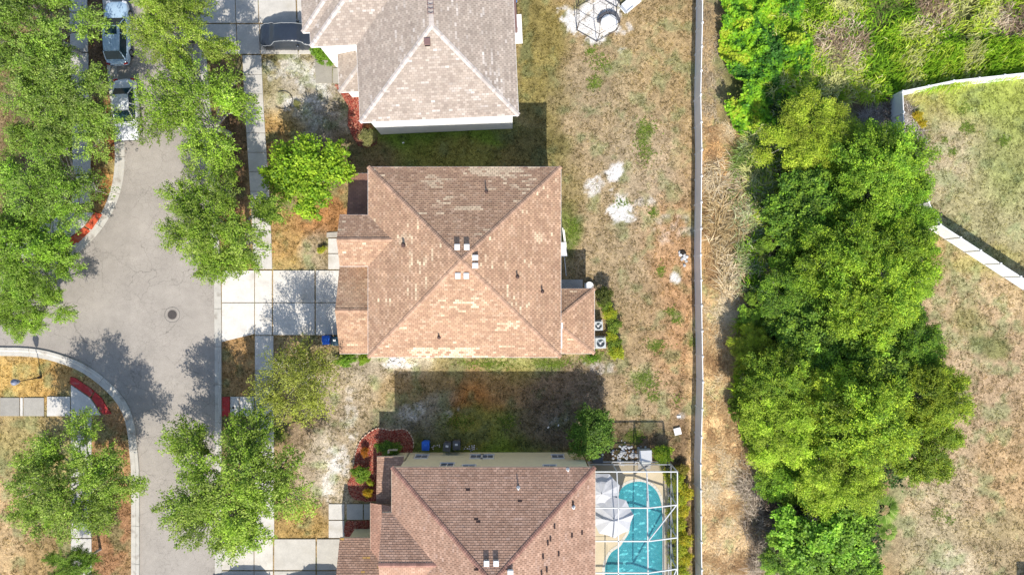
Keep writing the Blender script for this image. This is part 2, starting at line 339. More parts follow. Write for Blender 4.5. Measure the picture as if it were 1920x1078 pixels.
# ------------------------------------------------------------------ kerbs: gutter pan and low back, in poured segments
M_kerb = mat('kerb_concrete', (.50,.47,.41), .85, amp=.14, scale=1.5, amp2=.10, scale2=30, stain_or_glints=((.24,.20,.16), 1.1, .56, .74), bump=.2, coord='World')
def kerb(line, side, width, label, flush=None):
    root = empty('kerb', (0,0,0), label=label, kind='structure')
    pts = [Vector(p) for p in line]; d = [0]
    for i in range(1, len(pts)): d.append(d[-1]+(pts[i]-pts[i-1]).length)
    def at(s):
        s = min(max(s, 0), d[-1])
        for i in range(1, len(pts)):
            if d[i] >= s:
                t = (s-d[i-1])/max(d[i]-d[i-1], 1e-6); return pts[i-1].lerp(pts[i], t)
        return pts[-1]
    def nrm(s):
        a = at(s-.4); b = at(s+.4); t = (b-a).normalized(); return Vector((-t.y, t.x))*side
    prof = [(0,-.05),(0,.012),(width*.50,.022),(width*.60,.10),(width*.66,.125),(width*.98,.13),(width,.10),(width,-.06)]
    s = 0; L_ = 3.05
    while s < d[-1]-.1:
        e = min(s+L_-.03, d[-1]); mb = MB(); n = 5; vs = []
        for k in range(n):
            q = s+(e-s)*k/(n-1); c = at(q); nn = nrm(q)
            fl = 1.0
            if flush:
                py = 539-c.y*F/CAM_H; px = 960+c.x*F/CAM_H
                if flush(px, py): fl = .18
            for a, z in prof: vs.append((c.x+nn.x*a, c.y+nn.y*a, z if z < .03 else .022+(z-.022)*fl))
        m_ = len(prof); fs = []
        for k in range(n-1):
            for j in range(m_-1):
                f = (k*m_+j, k*m_+j+1, (k+1)*m_+j+1, (k+1)*m_+j); fs.append(f if side < 0 else f[::-1])
        fs += [tuple(range(m_)), tuple(range((n-1)*m_, n*m_))[::-1]]
        mb.raw(vs, fs); c = at((s+e)/2)
        if abs(c.x) < 46 and abs(c.y) < 27: mb.build('kerb_segment', M_kerb, root)
        s += L_
    return root
kerb(rr, 1, .56, 'pale concrete kerb along the right side of the street', lambda x, y: (495 < y < 642) or (1000 < y) or y < 108)
kerb(rl, -1, .74, 'curved pale kerb at the upper left corner', lambda x, y: 385 < y < 470)
kerb(ro, 1, .70, 'curved pale kerb at the lower left corner', lambda x, y: 700 < y < 785 and x > 120)

# ------------------------------------------------------------------ concrete flags
M_conc = mat('concrete', (.59,.555,.50), .9, ocol=True, amp=.12, scale=1.3, amp2=.10, scale2=14, stain_or_glints=((.44,.40,.33), .7, .54, .80), bump=.12, coord='World', spec=.2)
def slab(parent, pts, z1=.03, name='slab', shade=1.0, tint=(1,1,1), m=None, gap=.018, label=None):
    """pts in photo pixels; each slab is cast on its own, with a joint round it"""
    w_ = [Vector(P(*p)[:2]) for p in pts]; c = sum(w_, Vector((0, 0)))/len(w_); q = []
    for p in w_:
        dd = p-c; q.append(c+dd*(1-gap/max(dd.length, .1)*1.4))
    mb = MB(); mb.prism([(p.x, p.y) for p in q], -.06, z1)
    o = mb.build(name, m or M_conc, parent, bevel=.012); o.color = (shade*tint[0], shade*tint[1], shade*tint[2], 1)
    if label: o['label'] = label
    NOTURF.append([tuple(p) for p in w_]); return o
rs = random.Random(4)
sw = empty('sidewalk', (0,0,0), label='pale concrete sidewalk beside the right planting strip', kind='structure')
SWR = [(480,-60),(487,20),(490,100),(494,190),(499,270),(505,360),(509,440),(511,507),(513,640),(513,760),(514,800),(515,1180)]
def interp(l, y):
    for a, b in zip(l, l[1:]):
        if a[1] <= y <= b[1]: return a[0]+(b[0]-a[0])*(y-a[1])/(b[1]-a[1])
    return l[-1][0]
def run(y0, y1, step, wid=36, shades=None):
    n = max(1, round((y1-y0)/step)); 
    for k in range(n):
        a = y0+(y1-y0)*k/n; b = y0+(y1-y0)*(k+1)/n; xa = interp(SWR, a); xb = interp(SWR, b)
        slab(sw, [(xa-wid, a), (xa, a), (xb, b), (xb-wid, b)], shade=(shades[k] if shades else rs.uniform(.84, 1.0)))
run(104, 505, 37); run(629, 760, 66, 35, [1.0,.70]); run(760, 808, 48, 35, [.98]); run(808, 1008, 40)
ramp = empty('kerb_ramp', (0,0,0), label='concrete ramp with red pad beside the right sidewalk', kind='structure')
slab(ramp, [(432,743),(448,743),(448,780),(432,780)]); slab(ramp, [(449,743),(476,743),(476,780),(449,780)])
M_pad = mat('red_pad', (.46,.045,.04), .75, amp=.2, scale=3, amp2=.25, scale2=30, stain_or_glints=((.42,.20,.16), 2.4, .55, .72), coord='World')
def pad(parent, pts, m):
    o = slab(parent, pts, z1=.045, name='warning_pad', m=m); o['label'] = 'red ribbed warning pad'
    w_ = [P(*p)[:2] for p in pts]; mb = MB(); x0 = min(p[0] for p in w_); x1 = max(p[0] for p in w_); y0 = min(p[1] for p in w_); y1 = max(p[1] for p in w_)
    xx, yy = np.meshgrid(np.arange(x0, x1, .11), np.arange(y0, y1, .11)); xx = xx.ravel(); yy = yy.ravel()
    k = inside(xx, yy, w_)
    for a, b in zip(xx[k], yy[k]): mb.box(a, b, .050, .045, .045, .012, taper=.7)
    if mb.v: tag(mb.build('raised_domes', m, o), kind='stuff')
    return o
pad(ramp, [(417,743),(431,743),(431,780),(417,780)], M_pad)
# red ramp pads on the left corners
r2 = empty('kerb_ramp', (0,0,0), label='concrete corner ramp with curved red pad at the lower left', kind='structure')
pad(r2, [(132,706),(141,708),(177,733),(170,744),(132,719)], M_pad); pad(r2, [(178,734),(191,746),(209,776),(193,777),(172,746)], M_pad)
slab(r2, [(88,743),(132,743),(132,780),(88,780)], tint=(.98,.99,1.0)); slab(r2, [(133,721),(170,746),(190,778),(133,780)], tint=(.98,.99,1.0))
M_pad2 = mat('orange_red_pad', (.58,.10,.04), .75, amp=.2, scale=3, amp2=.25, scale2=30, stain_or_glints=((.48,.22,.14), 2.4, .55, .72), coord='World')
r3 = empty('kerb_ramp', (0,0,0), label='concrete corner ramp with orange-red pad at the upper left', kind='structure')
pad(r3, [(178,398),(193,402),(172,432),(160,424)], M_pad2); pad(r3, [(158,426),(171,433),(141,462),(127,450)], M_pad2)
slab(r3, [(100,402),(176,398),(157,425),(126,449),(122,437),(100,437)]); slab(r3, [(70,385),(99,385),(99,440),(70,440)]); slab(r3, [(135,330),(168,330),(170,380),(135,384)])
s2 = empty('sidewalk', (0,0,0), label='grey stained sidewalk crossing the lower left lawn', kind='structure')
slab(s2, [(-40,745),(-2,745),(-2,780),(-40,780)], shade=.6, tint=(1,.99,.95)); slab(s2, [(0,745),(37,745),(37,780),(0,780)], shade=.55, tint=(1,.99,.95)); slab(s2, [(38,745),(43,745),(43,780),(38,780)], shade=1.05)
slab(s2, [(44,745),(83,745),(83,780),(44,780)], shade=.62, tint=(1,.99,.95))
s3 = empty('sidewalk', (0,0,0), label='shaded sidewalk running down under the lower left tree', kind='structure')
for k in range(8): slab(s3, [(133,781+k*38),(172,781+k*38),(172,818+k*38),(133,818+k*38)], shade=rs.uniform(.8, .95))
s4 = empty('sidewalk', (0,0,0), label='sidewalk nearly hidden under the upper left trees', kind='structure')
for k in range(9): slab(s4, [(136-k*.8,328-(k+1)*38),(170-k*.8,328-(k+1)*38),(170-k*.8,327-k*38),(136-k*.8,327-k*38)], shade=rs.uniform(.8, .95))
slab(s4, [(-30,455),(30,452),(30,486),(-30,489)]); slab(s4, [(31,452),(69,450),(69,484),(31,486)])
# driveways
d1 = empty('driveway', (0,0,0), label='pale concrete driveway of the middle house under a tree shadow', kind='structure')
for a in ([(416,507),(477,507),(477,567),(416,567)], [(478,507),(510,507),(510,567),(478,567)], [(512,507),(590,507),(590,567),(512,567)], [(592,507),(668,507),(668,567),(592,567)],
          [(416,568),(477,568),(477,626),(416,641)], [(478,568),(510,568),(510,628),(478,628)], [(512,568),(590,568),(590,628),(512,628)], [(592,568),(668,568),(668,628),(592,628)]):
    slab(d1, a, shade=rs.uniform(1.08, 1.14), gap=.008)
w1 = empty('walkway', (0,0,0), label='narrow concrete walk leading to the middle house door', kind='structure')
slab(w1, [(615,447),(668,447),(668,475),(615,475)], shade=1.05); slab(w1, [(615,476),(668,476),(668,505),(615,505)], shade=1.05)
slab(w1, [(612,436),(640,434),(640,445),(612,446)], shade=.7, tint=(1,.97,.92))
d2 = empty('driveway', (0,0,0), label='concrete driveway of the lower house with car shadows', kind='structure')
for y0, y1 in ((1010,1068), (1070,1128), (1130,1190)):
    for x0, x1, s_ in ((416,476,.98), (477,512,1.0), (514,592,.86), (594,668,.82)): slab(d2, [(x0,y0),(x1,y0),(x1,y1),(x0,y1)], shade=s_+rs.uniform(-.03,.03), tint=(1,.99,.95), gap=.012)
w2 = empty('walkway', (0,0,0), label='concrete walk from the lower driveway to its porch', kind='structure')
slab(w2, [(616,944),(646,944),(646,974),(616,974)], shade=.95); slab(w2, [(616,975),(646,975),(646,1008),(616,1008)], shade=.95)
slab(w2, [(650,944),(681,944),(681,974),(650,974)], shade=.8); slab(w2, [(682,944),(712,944),(712,974),(682,974)], shade=.8)
d3 = empty('driveway', (0,0,0), label='concrete driveway under the black covered car', kind='structure')
xs_ = [(384,446),(447,489),(490,560),(562,640)]
for y0, y1 in ((-110,-72),(-70,-14),(-12,44),(46,102)):
    for j, (x0, x1) in enumerate(xs_):
        sl = (y0+y1)/2
        o_ = -(102-sl)*.045
        slab(d3, [(x0+o_-2,y0),(x1+o_-2,y0),(x1+o_,y1),(x0+o_,y1)], shade=rs.uniform(.86,.96), gap=.012)
w3 = empty('walkway', (0,0,0), label='grey walk to the porch of the upper house', kind='structure')
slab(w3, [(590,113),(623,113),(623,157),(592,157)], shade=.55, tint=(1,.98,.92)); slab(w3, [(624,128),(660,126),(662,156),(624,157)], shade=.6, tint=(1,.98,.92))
p1 = empty('patio', (0,0,0), label='small grey concrete patio on the east side of the middle house', kind='structure')
slab(p1, [(1040,524),(1093,524),(1093,560),(1040,560)], shade=.75, z1=.06)
slab(p1, [(1095,530),(1112,530),(1112,560),(1095,560)], shade=1.0, z1=.05)
NOTURF.append([P(*p)[:2] for p in ((1100,850),(1262,850),(1262,1180),(1100,1180))])

# ------------------------------------------------------------------ mulch beds: chips heaped on a low bed
def bed(name, pts, cols, label, n, seed, edge=None):
    rg = np.random.default_rng(seed); wp = [P(*p)[:2] for p in pts]; X = [p[0] for p in wp]; Y = [p[1] for p in wp]
    A = (max(X)-min(X))*(max(Y)-min(Y)); N = int(n*A)
    x = rg.uniform(min(X), max(X), N); y = rg.uniform(min(Y), max(Y), N); k = inside(x, y, wp); x = x[k]; y = y[k]; N = len(x)
    z = rg.uniform(0, .05, N); a = rg.uniform(0, 2*np.pi, N); l = rg.uniform(.03, .09, N); w_ = rg.uniform(.012, .03, N); t = rg.uniform(-.3, .3, N)
    d = np.stack([np.cos(a), np.sin(a), t], -1)*l[:, None]; p = np.stack([-np.sin(a), np.cos(a), rg.uniform(-.4,.4,N)], -1)*w_[:, None]
    c = np.stack([x, y, z], -1); V = np.stack([c-d-p, c+d-p, c+d+p, c-d+p], 1).reshape(-1, 3)
    cc = np.array(cols)[rg.integers(0, len(cols), N)]*rg.uniform(.6, 1.3, N)[:, None]; C = np.repeat(cc, 4, 0)
    root = MB(); root.prism(wp, -.06, .012); o = root.build(name, mat('bed_soil_'+name, tuple(np.array(cols[0])*.6), .95, amp=.3, scale=8, amp2=.3, scale2=40, coord='World'))
    tag(o, label, kind='structure')
    ch = link('wood_chips', npmesh('wood_chips', V, np.arange(4*N).reshape(-1, 4), C), mat('chips', attr=True, rough=.95), o); ch['kind'] = 'stuff'
    NOTURF.append(wp); return o
RED = [(.36,.07,.045),(.42,.12,.08),(.50,.20,.12),(.28,.05,.035),(.42,.22,.15)]
bed('mulch_bed', [(628,160),(668,160),(690,172),(690,262),(664,262),(652,235),(654,200),(640,178)], RED, 'red mulch bed along the upper house wall', 420, 1)
bed('mulch_bed', [(664,872),(667,850),(672,832),(682,818),(702,804),(712,802),(730,806),(742,805),(758,804),(768,812),(774,826),(774,846),(748,862),(710,864),(710,938),(690,940),(664,935),(655,925),(652,905),(660,890)], RED, 'red mulch bed with shrubs at the lower house corner', 420, 2)
bed('mulch_bed', [(649,976),(712,976),(712,992),(665,1010),(649,1010),(645,992)], RED, 'red mulch strip between the lower walk and garage', 400, 3)
bed('mulch_bed', [(664,262),(690,252),(708,256),(706,270),(690,278),(672,274)], [(.20,.10,.07),(.28,.13,.08),(.14,.08,.06)], 'brown mulch ring below the upper house corner', 300, 4)
# stone edging of the lower bed: every stone its own piece
EDG = [(662,868),(666,850),(672,832),(682,818),(702,804),(712,802),(730,806),(742,805),(758,804),(768,812),(775,826),(775,846)]
ed = empty('bed_edging', (0,0,0), label='thin pale stone edging round the lower red mulch bed', cat='edging')
M_edge = mat('edging_stone', (.55,.46,.36), .9, ocol=True, amp=.2, scale=6, coord='World')
eme = None
e_pts = [Vector(P(p.x, p.y)) for p in smooth_line(EDG, 6)]
acc = 0; last = e_pts[0]
for p in e_pts[1:]:
    v = p-last; 
    if v.length < .24: continue
    if eme is None:
        mb = MB(); mb.box(0,0,.03,.22,.09,.12, taper=.85); o = mb.build('stone', M_edge, ed, bevel=.015); eme = o.data
    else:
        o = bpy.data.objects.new('stone', eme); COL.objects.link(o); o.parent = ed; b_ = o.modifiers.new('bevel', 'BEVEL'); b_.width = .015
    o.location = ((last+p)/2)[:]; o.rotation_euler = (0, 0, math.atan2(v.y, v.x)); k_ = rs.uniform(.8, 1.15); o.color = (k_, k_*.97, k_*.93, 1); last = p
# ------------------------------------------------------------------ roofs: every shingle tab is cut to the hips and valleys
EXPO, TAB, GAP = .165, .30, .024
def clip_poly(pts, poly):
    out = pts; n = len(poly)
    for i in range(n):
        ax, ay = poly[i]; bx, by = poly[(i+1) % n]; inp = out; out = []
        if not inp: return []
        def sd(p): return (bx-ax)*(p[1]-ay)-(by-ay)*(p[0]-ax)
        for j in range(len(inp)):
            p = inp[j]; q = inp[(j+1) % len(inp)]; a = sd(p); b = sd(q)
            if a >= 0: out.append(p)
            if (a >= 0) != (b >= 0):
                t = a/(a-b); out.append((p[0]+(q[0]-p[0])*t, p[1]+(q[1]-p[1])*t))
    return out
TABMESH = {}
def shingles(root, roofobj, faces, pal, pale, seed, dens=.02, patches=(), individual=False, dark=0.0, tone=None):
    """faces: list of 3-D polygons, first edge = eave. One mesh per roof for the field; odd pale tabs are pieces of their own."""
    rg = random.Random(seed); V = []; Fs = []; C = []; org = Vector((0,0,0))
    npiece = 0
    for fi, poly in enumerate(faces):
        p = [Vector(q) for q in poly]; u = (p[1]-p[0]).normalized(); nrm = (p[1]-p[0]).cross(p[2]-p[1]).normalized()
        if nrm.z < 0: nrm = -nrm
        v = nrm.cross(u)
        if v.z < 0: v = -v
        loc = [((q-p[0]).dot(u), (q-p[0]).dot(v)) for q in p]
        A = sum(loc[i][0]*loc[(i+1) % len(loc)][1]-loc[(i+1) % len(loc)][0]*loc[i][1] for i in range(len(loc)))
        if A < 0: loc = loc[::-1]
        u0 = min(a for a, b in loc); u1 = max(a for a, b in loc); v1 = max(b for a, b in loc)
        rows = int(v1/EXPO)+1
        # streaks of pale replacement tabs
        palemap = {}
        nst = int(dens*rows*(u1-u0)/TAB)
        clus = [(rg.uniform(u0, u1), rg.uniform(0, rows)) for _ in range(9)]
        for _ in range(nst):
            if rg.random() < .6:
                cu, cr = rg.choice(clus); r = int(rg.gauss(cr, 2.2)); c0 = int(rg.gauss(cu, 1.0)/TAB)
            else: r = rg.randrange(rows); c0 = int(rg.uniform(u0, u1)/TAB)
            kk = rg.choice((0,0,1)); 
            for j in range(rg.choice((1,1,1,1,2,2,3))): palemap[(r, c0+j)] = rg.uniform(.3, .95)
        for (pf, ua, ub, va, vb, st) in patches:
            if pf != fi: continue
            for r in range(int(va*v1/EXPO), int(vb*v1/EXPO)+1):
                a_ = u0+(u1-u0)*ua+rg.uniform(-.5,.5); b_ = u0+(u1-u0)*ub+rg.uniform(-.5,.5)
                for c0 in range(int(a_/TAB), int(b_/TAB)):
                    if rg.random() < .86: palemap[(r, c0)] = st*rg.uniform(.6, 1)
        for r in range(rows):
            off = (r % 2)*TAB*.5 + rg.uniform(-.02, .02)
            c0 = int((u0-off)/TAB)-1; c1 = int((u1-off)/TAB)+1
            rowt = rg.uniform(.94, 1.05)
            lastcol = None
            for c in range(c0, c1+1):
                a = off+c*TAB; b = a+TAB-GAP; va = r*EXPO+.016; vb = r*EXPO+EXPO+.002
                q = clip_poly([(a,va),(b,va),(b,vb),(a,vb)], loc)
                if len(q) < 3: continue
                ar = abs(sum(q[i][0]*q[(i+1) % len(q)][1]-q[(i+1) % len(q)][0]*q[i][1] for i in range(len(q)))/2)
                if ar < .0006: continue
                col = pal[rg.randrange(len(pal))]; mean = pal[0]; col = tuple(mean[i]*.4+col[i]*.6 for i in range(3))
                lastcol = col
                k = rg.uniform(.91, 1.09)*rowt*(1.04 if c % 2 else .96)
                if tone: k *= tone(fi, (a-u0)/(u1-u0), va/max(v1, .1))
                pm = palemap.get((r, c), 0)
                full = len(q) == 4 and ar > .97*(TAB-GAP)*(EXPO-.016)
                lift = rg.uniform(.012, .020)
                if pm and individual and full and npiece < 290:
                    me = TABMESH.get('t')
                    if me is None:
                        W = TAB-GAP; t = .018
                        me = bpy.data.meshes.new('shingle')
                        me.from_pydata([(0,0,t),(W,0,t),(W,EXPO-.016,.002),(0,EXPO-.016,.002),(0,0,0),(W,0,0)], [], [(0,1,2,3),(4,5,1,0),(5,2,1),(4,0,3)]); me.update(); me.materials.append(M_tab); TABMESH['t'] = me
                    o = bpy.data.objects.new('shingle', me); COL.objects.link(o); o.parent = roofobj
                    M = Matrix((u, v, nrm)).transposed().to_4x4(); M.translation = p[0]+u*a+v*va+nrm*.004; o.matrix_basis = M
                    cc = [col[i]*(1-pm)+pale[i]*pm for i in range(3)]; kk = rg.uniform(.9, 1.1)
                    o.color = (cc[0]*kk, cc[1]*kk, cc[2]*kk, 1); npiece += 1; continue
                cc = tuple((col[i]*(1-pm)+pale[i]*pm)*k for i in range(3))
                n0 = len(V)
                for (x, y) in q:
                    h = .002+lift*(1-(y-va)/(EXPO-.014)); V.append(tuple(p[0]+u*x+v*y+nrm*h)); C.append(cc)
                Fs.append(tuple(range(n0, n0+len(q))))
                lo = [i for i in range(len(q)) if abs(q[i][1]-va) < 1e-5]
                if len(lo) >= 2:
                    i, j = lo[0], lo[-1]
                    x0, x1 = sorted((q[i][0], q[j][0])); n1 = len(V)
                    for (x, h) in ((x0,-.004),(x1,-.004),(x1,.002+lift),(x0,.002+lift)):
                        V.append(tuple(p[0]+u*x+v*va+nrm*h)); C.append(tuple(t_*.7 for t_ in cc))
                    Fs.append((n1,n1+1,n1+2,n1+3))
    me = bpy.data.meshes.new('shingle_courses'); me.from_pydata(V, [], Fs)
    at = me.color_attributes.new('Col', 'FLOAT_COLOR', 'POINT'); at.data.foreach_set('color', np.array([(*c, 1) for c in C], np.float32).ravel()); me.update()
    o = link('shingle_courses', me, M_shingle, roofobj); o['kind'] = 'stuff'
    return o
M_shingle = mat('asphalt_shingle', attr=True, rough=.92, amp=.14, scale=.8, amp2=.14, scale2=45, spec=.12, coord='Object')
M_tab = mat('replaced_shingle', (1,1,1), .92, ocol=True, amp=.08, scale=3, amp2=.15, scale2=45, spec=.12, coord='World')
M_deck = mat('roof_felt', (.22,.14,.10), .95)
M_deck2 = mat('pale_roof_felt', (.27,.225,.20), .95)
def caps(roofobj, lines, col, seed, pitch=.457, w=.15):
    """overlapping cap shingles along hips and ridges: lines (low point, high point, kind)"""
    rg = random.Random(seed); V = []; Fs = []; C = []
    for a, b in lines:
        a = Vector(a); b = Vector(b); d = (b-a); Ln = d.length; d.normalize(); s = Vector((-d.y, d.x, 0)).normalized()
        ridge = abs(d.z) < .02; drop = pitch*(1.0 if ridge else .7071)
        n = int(Ln/.16)
        for i in range(n):
            p0 = a+d*(i*Ln/n); p1 = a+d*((i+1)*Ln/n+.01); z0 = .050; z1 = .030
            k = rg.uniform(.8, 1.2); cc = tuple(x*k for x in col)
            n0 = len(V)
            for p, z in ((p0, z0), (p1, z1)):
                for sg in (-1, 0, 1):
                    q = p+s*(sg*w); V.append((q.x, q.y, q.z+z-(abs(sg)*w*drop)+(.004 if sg == 0 else 0))); C.append(cc)
            Fs += [(n0,n0+1,n0+4,n0+3),(n0+1,n0+2,n0+5,n0+4)]
            n1 = len(V)
            for sg in (-1, 0, 1):
                q = p0+s*(sg*w); V.append((q.x, q.y, q.z+.01-(abs(sg)*w*drop))); C.append(tuple(t*.6 for t in cc))
            Fs += [(n1,n1+1,n0+1,n0),(n1+1,n1+2,n0+2,n0+1)]
    me = bpy.data.meshes.new('cap_course'); me.from_pydata(V, [], Fs)
    at = me.color_attributes.new('Col', 'FLOAT_COLOR', 'POINT'); at.data.foreach_set('color', np.array([(*c, 1) for c in C], np.float32).ravel()); me.update()
    o = link('cap_course', me, M_shingle, roofobj); o['kind'] = 'stuff'
def hip(x0, y0, x1, y1, h, pitch=.457, sides='NESW'):
    """hip roof over a rectangle -> faces (eave edge first) and cap lines"""
    w_, d_ = x1-x0, y1-y0
    if abs(w_-d_) < .9:
        r = min(w_, d_)/2*pitch; c = ((x0+x1)/2, (y0+y1)/2, h+r); A, B, C_, D = (x0,y0,h), (x1,y0,h), (x1,y1,h), (x0,y1,h)
        return [(A,B,c),(B,C_,c),(C_,D,c),(D,A,c)], [(A,c),(B,c),(C_,c),(D,c)]
    if w_ > d_:
        r = d_/2*pitch; ym = (y0+y1)/2; a = (x0+d_/2, ym, h+r); b = (x1-d_/2, ym, h+r); A, B, C_, D = (x0,y0,h), (x1,y0,h), (x1,y1,h), (x0,y1,h)
        return [(A,B,b,a),(B,C_,b),(C_,D,a,b),(D,A,a)], [(A,a),(D,a),(B,b),(C_,b),(a,b)]
    r = w_/2*pitch; xm = (x0+x1)/2; a = (xm, y0+w_/2, h+r); b = (xm, y1-w_/2, h+r); A, B, C_, D = (x0,y0,h), (x1,y0,h), (x1,y1,h), (x0,y1,h)
    return [(A,B,a),(B,C_,b,a),(C_,D,b),(D,A,a,b)], [(A,a),(B,a),(C_,b),(D,b),(a,b)]
def gable_ew(xw, xe, ys, yn, h, pitch=.457):
    r = (yn-ys)/2*pitch; ym = (ys+yn)/2; a = (xw,ym,h+r); b = (xe,ym,h+r)
    return [((xw,ys,h),(xe,ys,h),b,a), ((xe,yn,h),(xw,yn,h),a,b)], [(a,b)]
def deck(root, faces, m=None, name='roof'):
    mb = MB()
    for f in faces:
        top = [(x, y, z-.012) for x, y, z in f]; bot = [(x, y, z-.14) for x, y, z in f]; n = len(f)
        mb.raw(top+bot, [tuple(range(n)), tuple(range(2*n-1, n-1, -1))]+[(i, n+i, n+(i+1) % n, (i+1) % n) for i in range(n)])
    return mb.build(name, m or M_deck, root)
def fascia(root, runs, h, m, name='fascia', dz=.17):
    for a, b in runs:
        v = Vector(b)-Vector(a); c = (Vector(a)+Vector(b))/2
        mb = MB(); mb.box(c.x, c.y, h-.095, v.length, .03, dz, rz=math.atan2(v.y, v.x)); mb.build(name, m, root)
def window(root, cx, cy, cz, wd, ht, face, M_frame, M_glass, panes=2):
    """face: 'N','S','E','W' outward; frame proud of the wall, panes behind it"""
    ax = (1,0) if face in 'NS' else (0,1); out = {'N':(0,1),'S':(0,-1),'E':(1,0),'W':(-1,0)}[face]
    def bx(mb, a, z, sa, sz, o_, so):
        mb.box(cx+ax[0]*a+out[0]*o_, cy+ax[1]*a+out[1]*o_, z, (sa if ax[0] else so), (so if ax[0] else sa), sz)
    f = MB(); t = .06
    bx(f, 0, cz+ht/2+t/2, wd+2*t, t, .03, .09); bx(f, 0, cz-ht/2-t/2, wd+2*t+.08, t, .05, .14)
    bx(f, -wd/2-t/2, cz, t, ht, .03, .09); bx(f, wd/2+t/2, cz, t, ht, .03, .09)
    for k in range(1, panes): bx(f, -wd/2+wd*k/panes, cz, .045, ht, .025, .06)
    bx(f, 0, cz, wd, .04, .022, .05)
    fo = f.build('window', M_frame, root)
    for k in range(panes):
        g = MB(); bx(g, -wd/2+wd*(k+.5)/panes, cz, wd/panes-.05, ht, .006, .012); g.build('pane', M_glass, fo)
M_glass = mat('window_glass', (.012,.013,.015), .35, spec=.08)
M_fr = mat('window_frame', (.75,.74,.72), .5)
M_white = mat('white_paint', (.80,.79,.77), .6, amp=.04, scale=2, spec=.3)
M_olive = mat('cream_stucco', (.70,.66,.46), .9, amp=.05, scale=1.5, amp2=.06, scale2=30, bump=.25, bscale=80)
M_beige = mat('beige_stucco', (.60,.52,.40), .9, amp=.05, scale=1.5, amp2=.06, scale2=30, bump=.25, bscale=80)
M_whitew = mat('white_stucco', (.78,.78,.75), .9, amp=.04, scale=1.2, amp2=.05, scale2=30, bump=.25, bscale=80)
M_garage = mat('garage_door', (.70,.68,.63), .55, amp=.03, scale=2)
M_door = mat('front_door', (.16,.07,.05), .5)
def walls(root, rects, m, h1, h0=-.15, ov=.0):
    mb = MB()
    for k, r in enumerate(rects): mb.bbox(r[0], r[1], h0, r[2], r[3], (r[4] if len(r) > 4 else h1))
    return mb.build('wall', m, root)
def box_vent(root, x, y, z, up, m, kind='vent'):
    """square slant-top roof vent on a slope; up = uphill direction"""
    ux, uy = up; rz = math.atan2(uy, ux)-math.pi/2
    mb = MB(); mb.box(x, y, z+.04, .34, .36, .24, rz); mb.box(x+ux*.0, y+uy*.0, z+.18, .39, .42, .06, rz, taper=.86)
    o = mb.build('roof_vent', m, root, bevel=.015)
    l = MB(); l.box(x-ux*.186, y-uy*.186, z+.06, .28, .012, .10, rz); l.build('louvre', M_dark, o)
def pipe(root, x, y, z, r=.05, h=.42, m=None):
    mb = MB(); mb.tube((x,y,z-.05), (x,y,z+h), r, r, 10); mb.lathe(x, y, [(r+.10,z-.02),(r+.05,z+.06),(r+.02,z+.13)], 12); mb.build('vent_pipe', m or M_pipe, root)
M_dark = mat('dark_void', (.02,.018,.016), .8)
M_pipe = mat('lead_pipe', (.10,.06,.05), .7)
M_ventw = mat('white_vent', (.78,.77,.75), .45)
M_ventb = mat('brown_vent', (.20,.12,.11), .6)
def roof_z(x, y, rect, h, pitch=.457):
    return h+pitch*min(x-rect[0], rect[2]-x, y-rect[1], rect[3]-y)

# ================= middle house (terracotta shingles, pyramid roof)
H1 = empty('house', (0,0,0), label='middle house with reddish brown pyramid roof speckled with pale replaced shingles', cat='house')
R1 = (-10.38, -5.03, 3.53, 8.69)
pal1 = [(.44,.275,.178),(.49,.315,.20),(.39,.235,.152),(.55,.37,.25),(.35,.21,.135),(.46,.29,.18)]
pale1 = (.74,.57,.38)
walls(H1, [(-9.98,-4.63,3.13,8.29), (-12.0,1.95,-9.9,4.85), (-12.75,-4.65,-9.9,1.5,2.86), (-12.05,5.0,-9.9,8.3,2.72)], M_beige, 5.72)
mf, mc = hip(*R1, 5.8)
main1 = deck(H1, mf); N_, S_ = 2, 0
shingles(H1, main1, mf, pal1, pale1, 11, dens=.030, individual=True,
         patches=[(2,.24,.47,.02,.10,.95),(0,.22,.58,.0,.09,1.0),(2,.62,.70,.10,.22,.75),(2,.44,.52,.44,.47,.8),(0,.70,.78,.30,.38,.7),(1,.60,.66,.20,.26,.8),(3,.35,.40,.35,.5,.7),(1,.25,.29,.5,.62,.7)])
caps(main1, mc, (.42,.265,.18), 3)
gf, gc = gable_ew(-12.42, -8.45, 1.52, 5.24, 5.8)
g1 = deck(H1, gf); shingles(H1, g1, gf, pal1, pale1, 12, dens=.012); caps(g1, gc, (.41,.26,.175), 4)
gf, gc = gable_ew(-13.16, -10.0, -5.05, 1.60, 2.9, .40)
g2 = deck(H1, gf); shingles(H1, g2, gf, pal1, pale1, 13, dens=.015, patches=[(1,.3,1,.3,1,.22)]); caps(g2, gc, (.41,.26,.175), 5, pitch=.40)
# gable ends closed with wall triangles
mb = MB(); mb.raw([(-12.0,1.95,5.7),(-12.0,4.85,5.7),(-12.0,3.38,6.5)], [(0,1,2)]); mb.raw([(-12.75,-4.65,2.8),(-12.75,1.5,2.8),(-12.75,-1.72,4.1)], [(0,1,2)]); mb.build('gable_wall', M_beige, H1)
# low front room roof, falling to the north
lf = [((-9.9,8.70,2.9),(-12.42,8.70,2.9),(-12.42,4.7,3.85),(-9.9,4.7,3.85))]
l1 = deck(H1, lf); shingles(H1, l1, lf, [(.30,.16,.11),(.33,.18,.12),(.28,.15,.11)], pale1, 14, dens=.0)
mb = MB(); mb.raw([(-12.05,8.3,2.7),(-12.05,4.85,2.7),(-12.05,4.85,3.7),(-12.05,8.3,2.9)], [(0,1,2,3)]); mb.build('gable_wall', M_beige, H1)
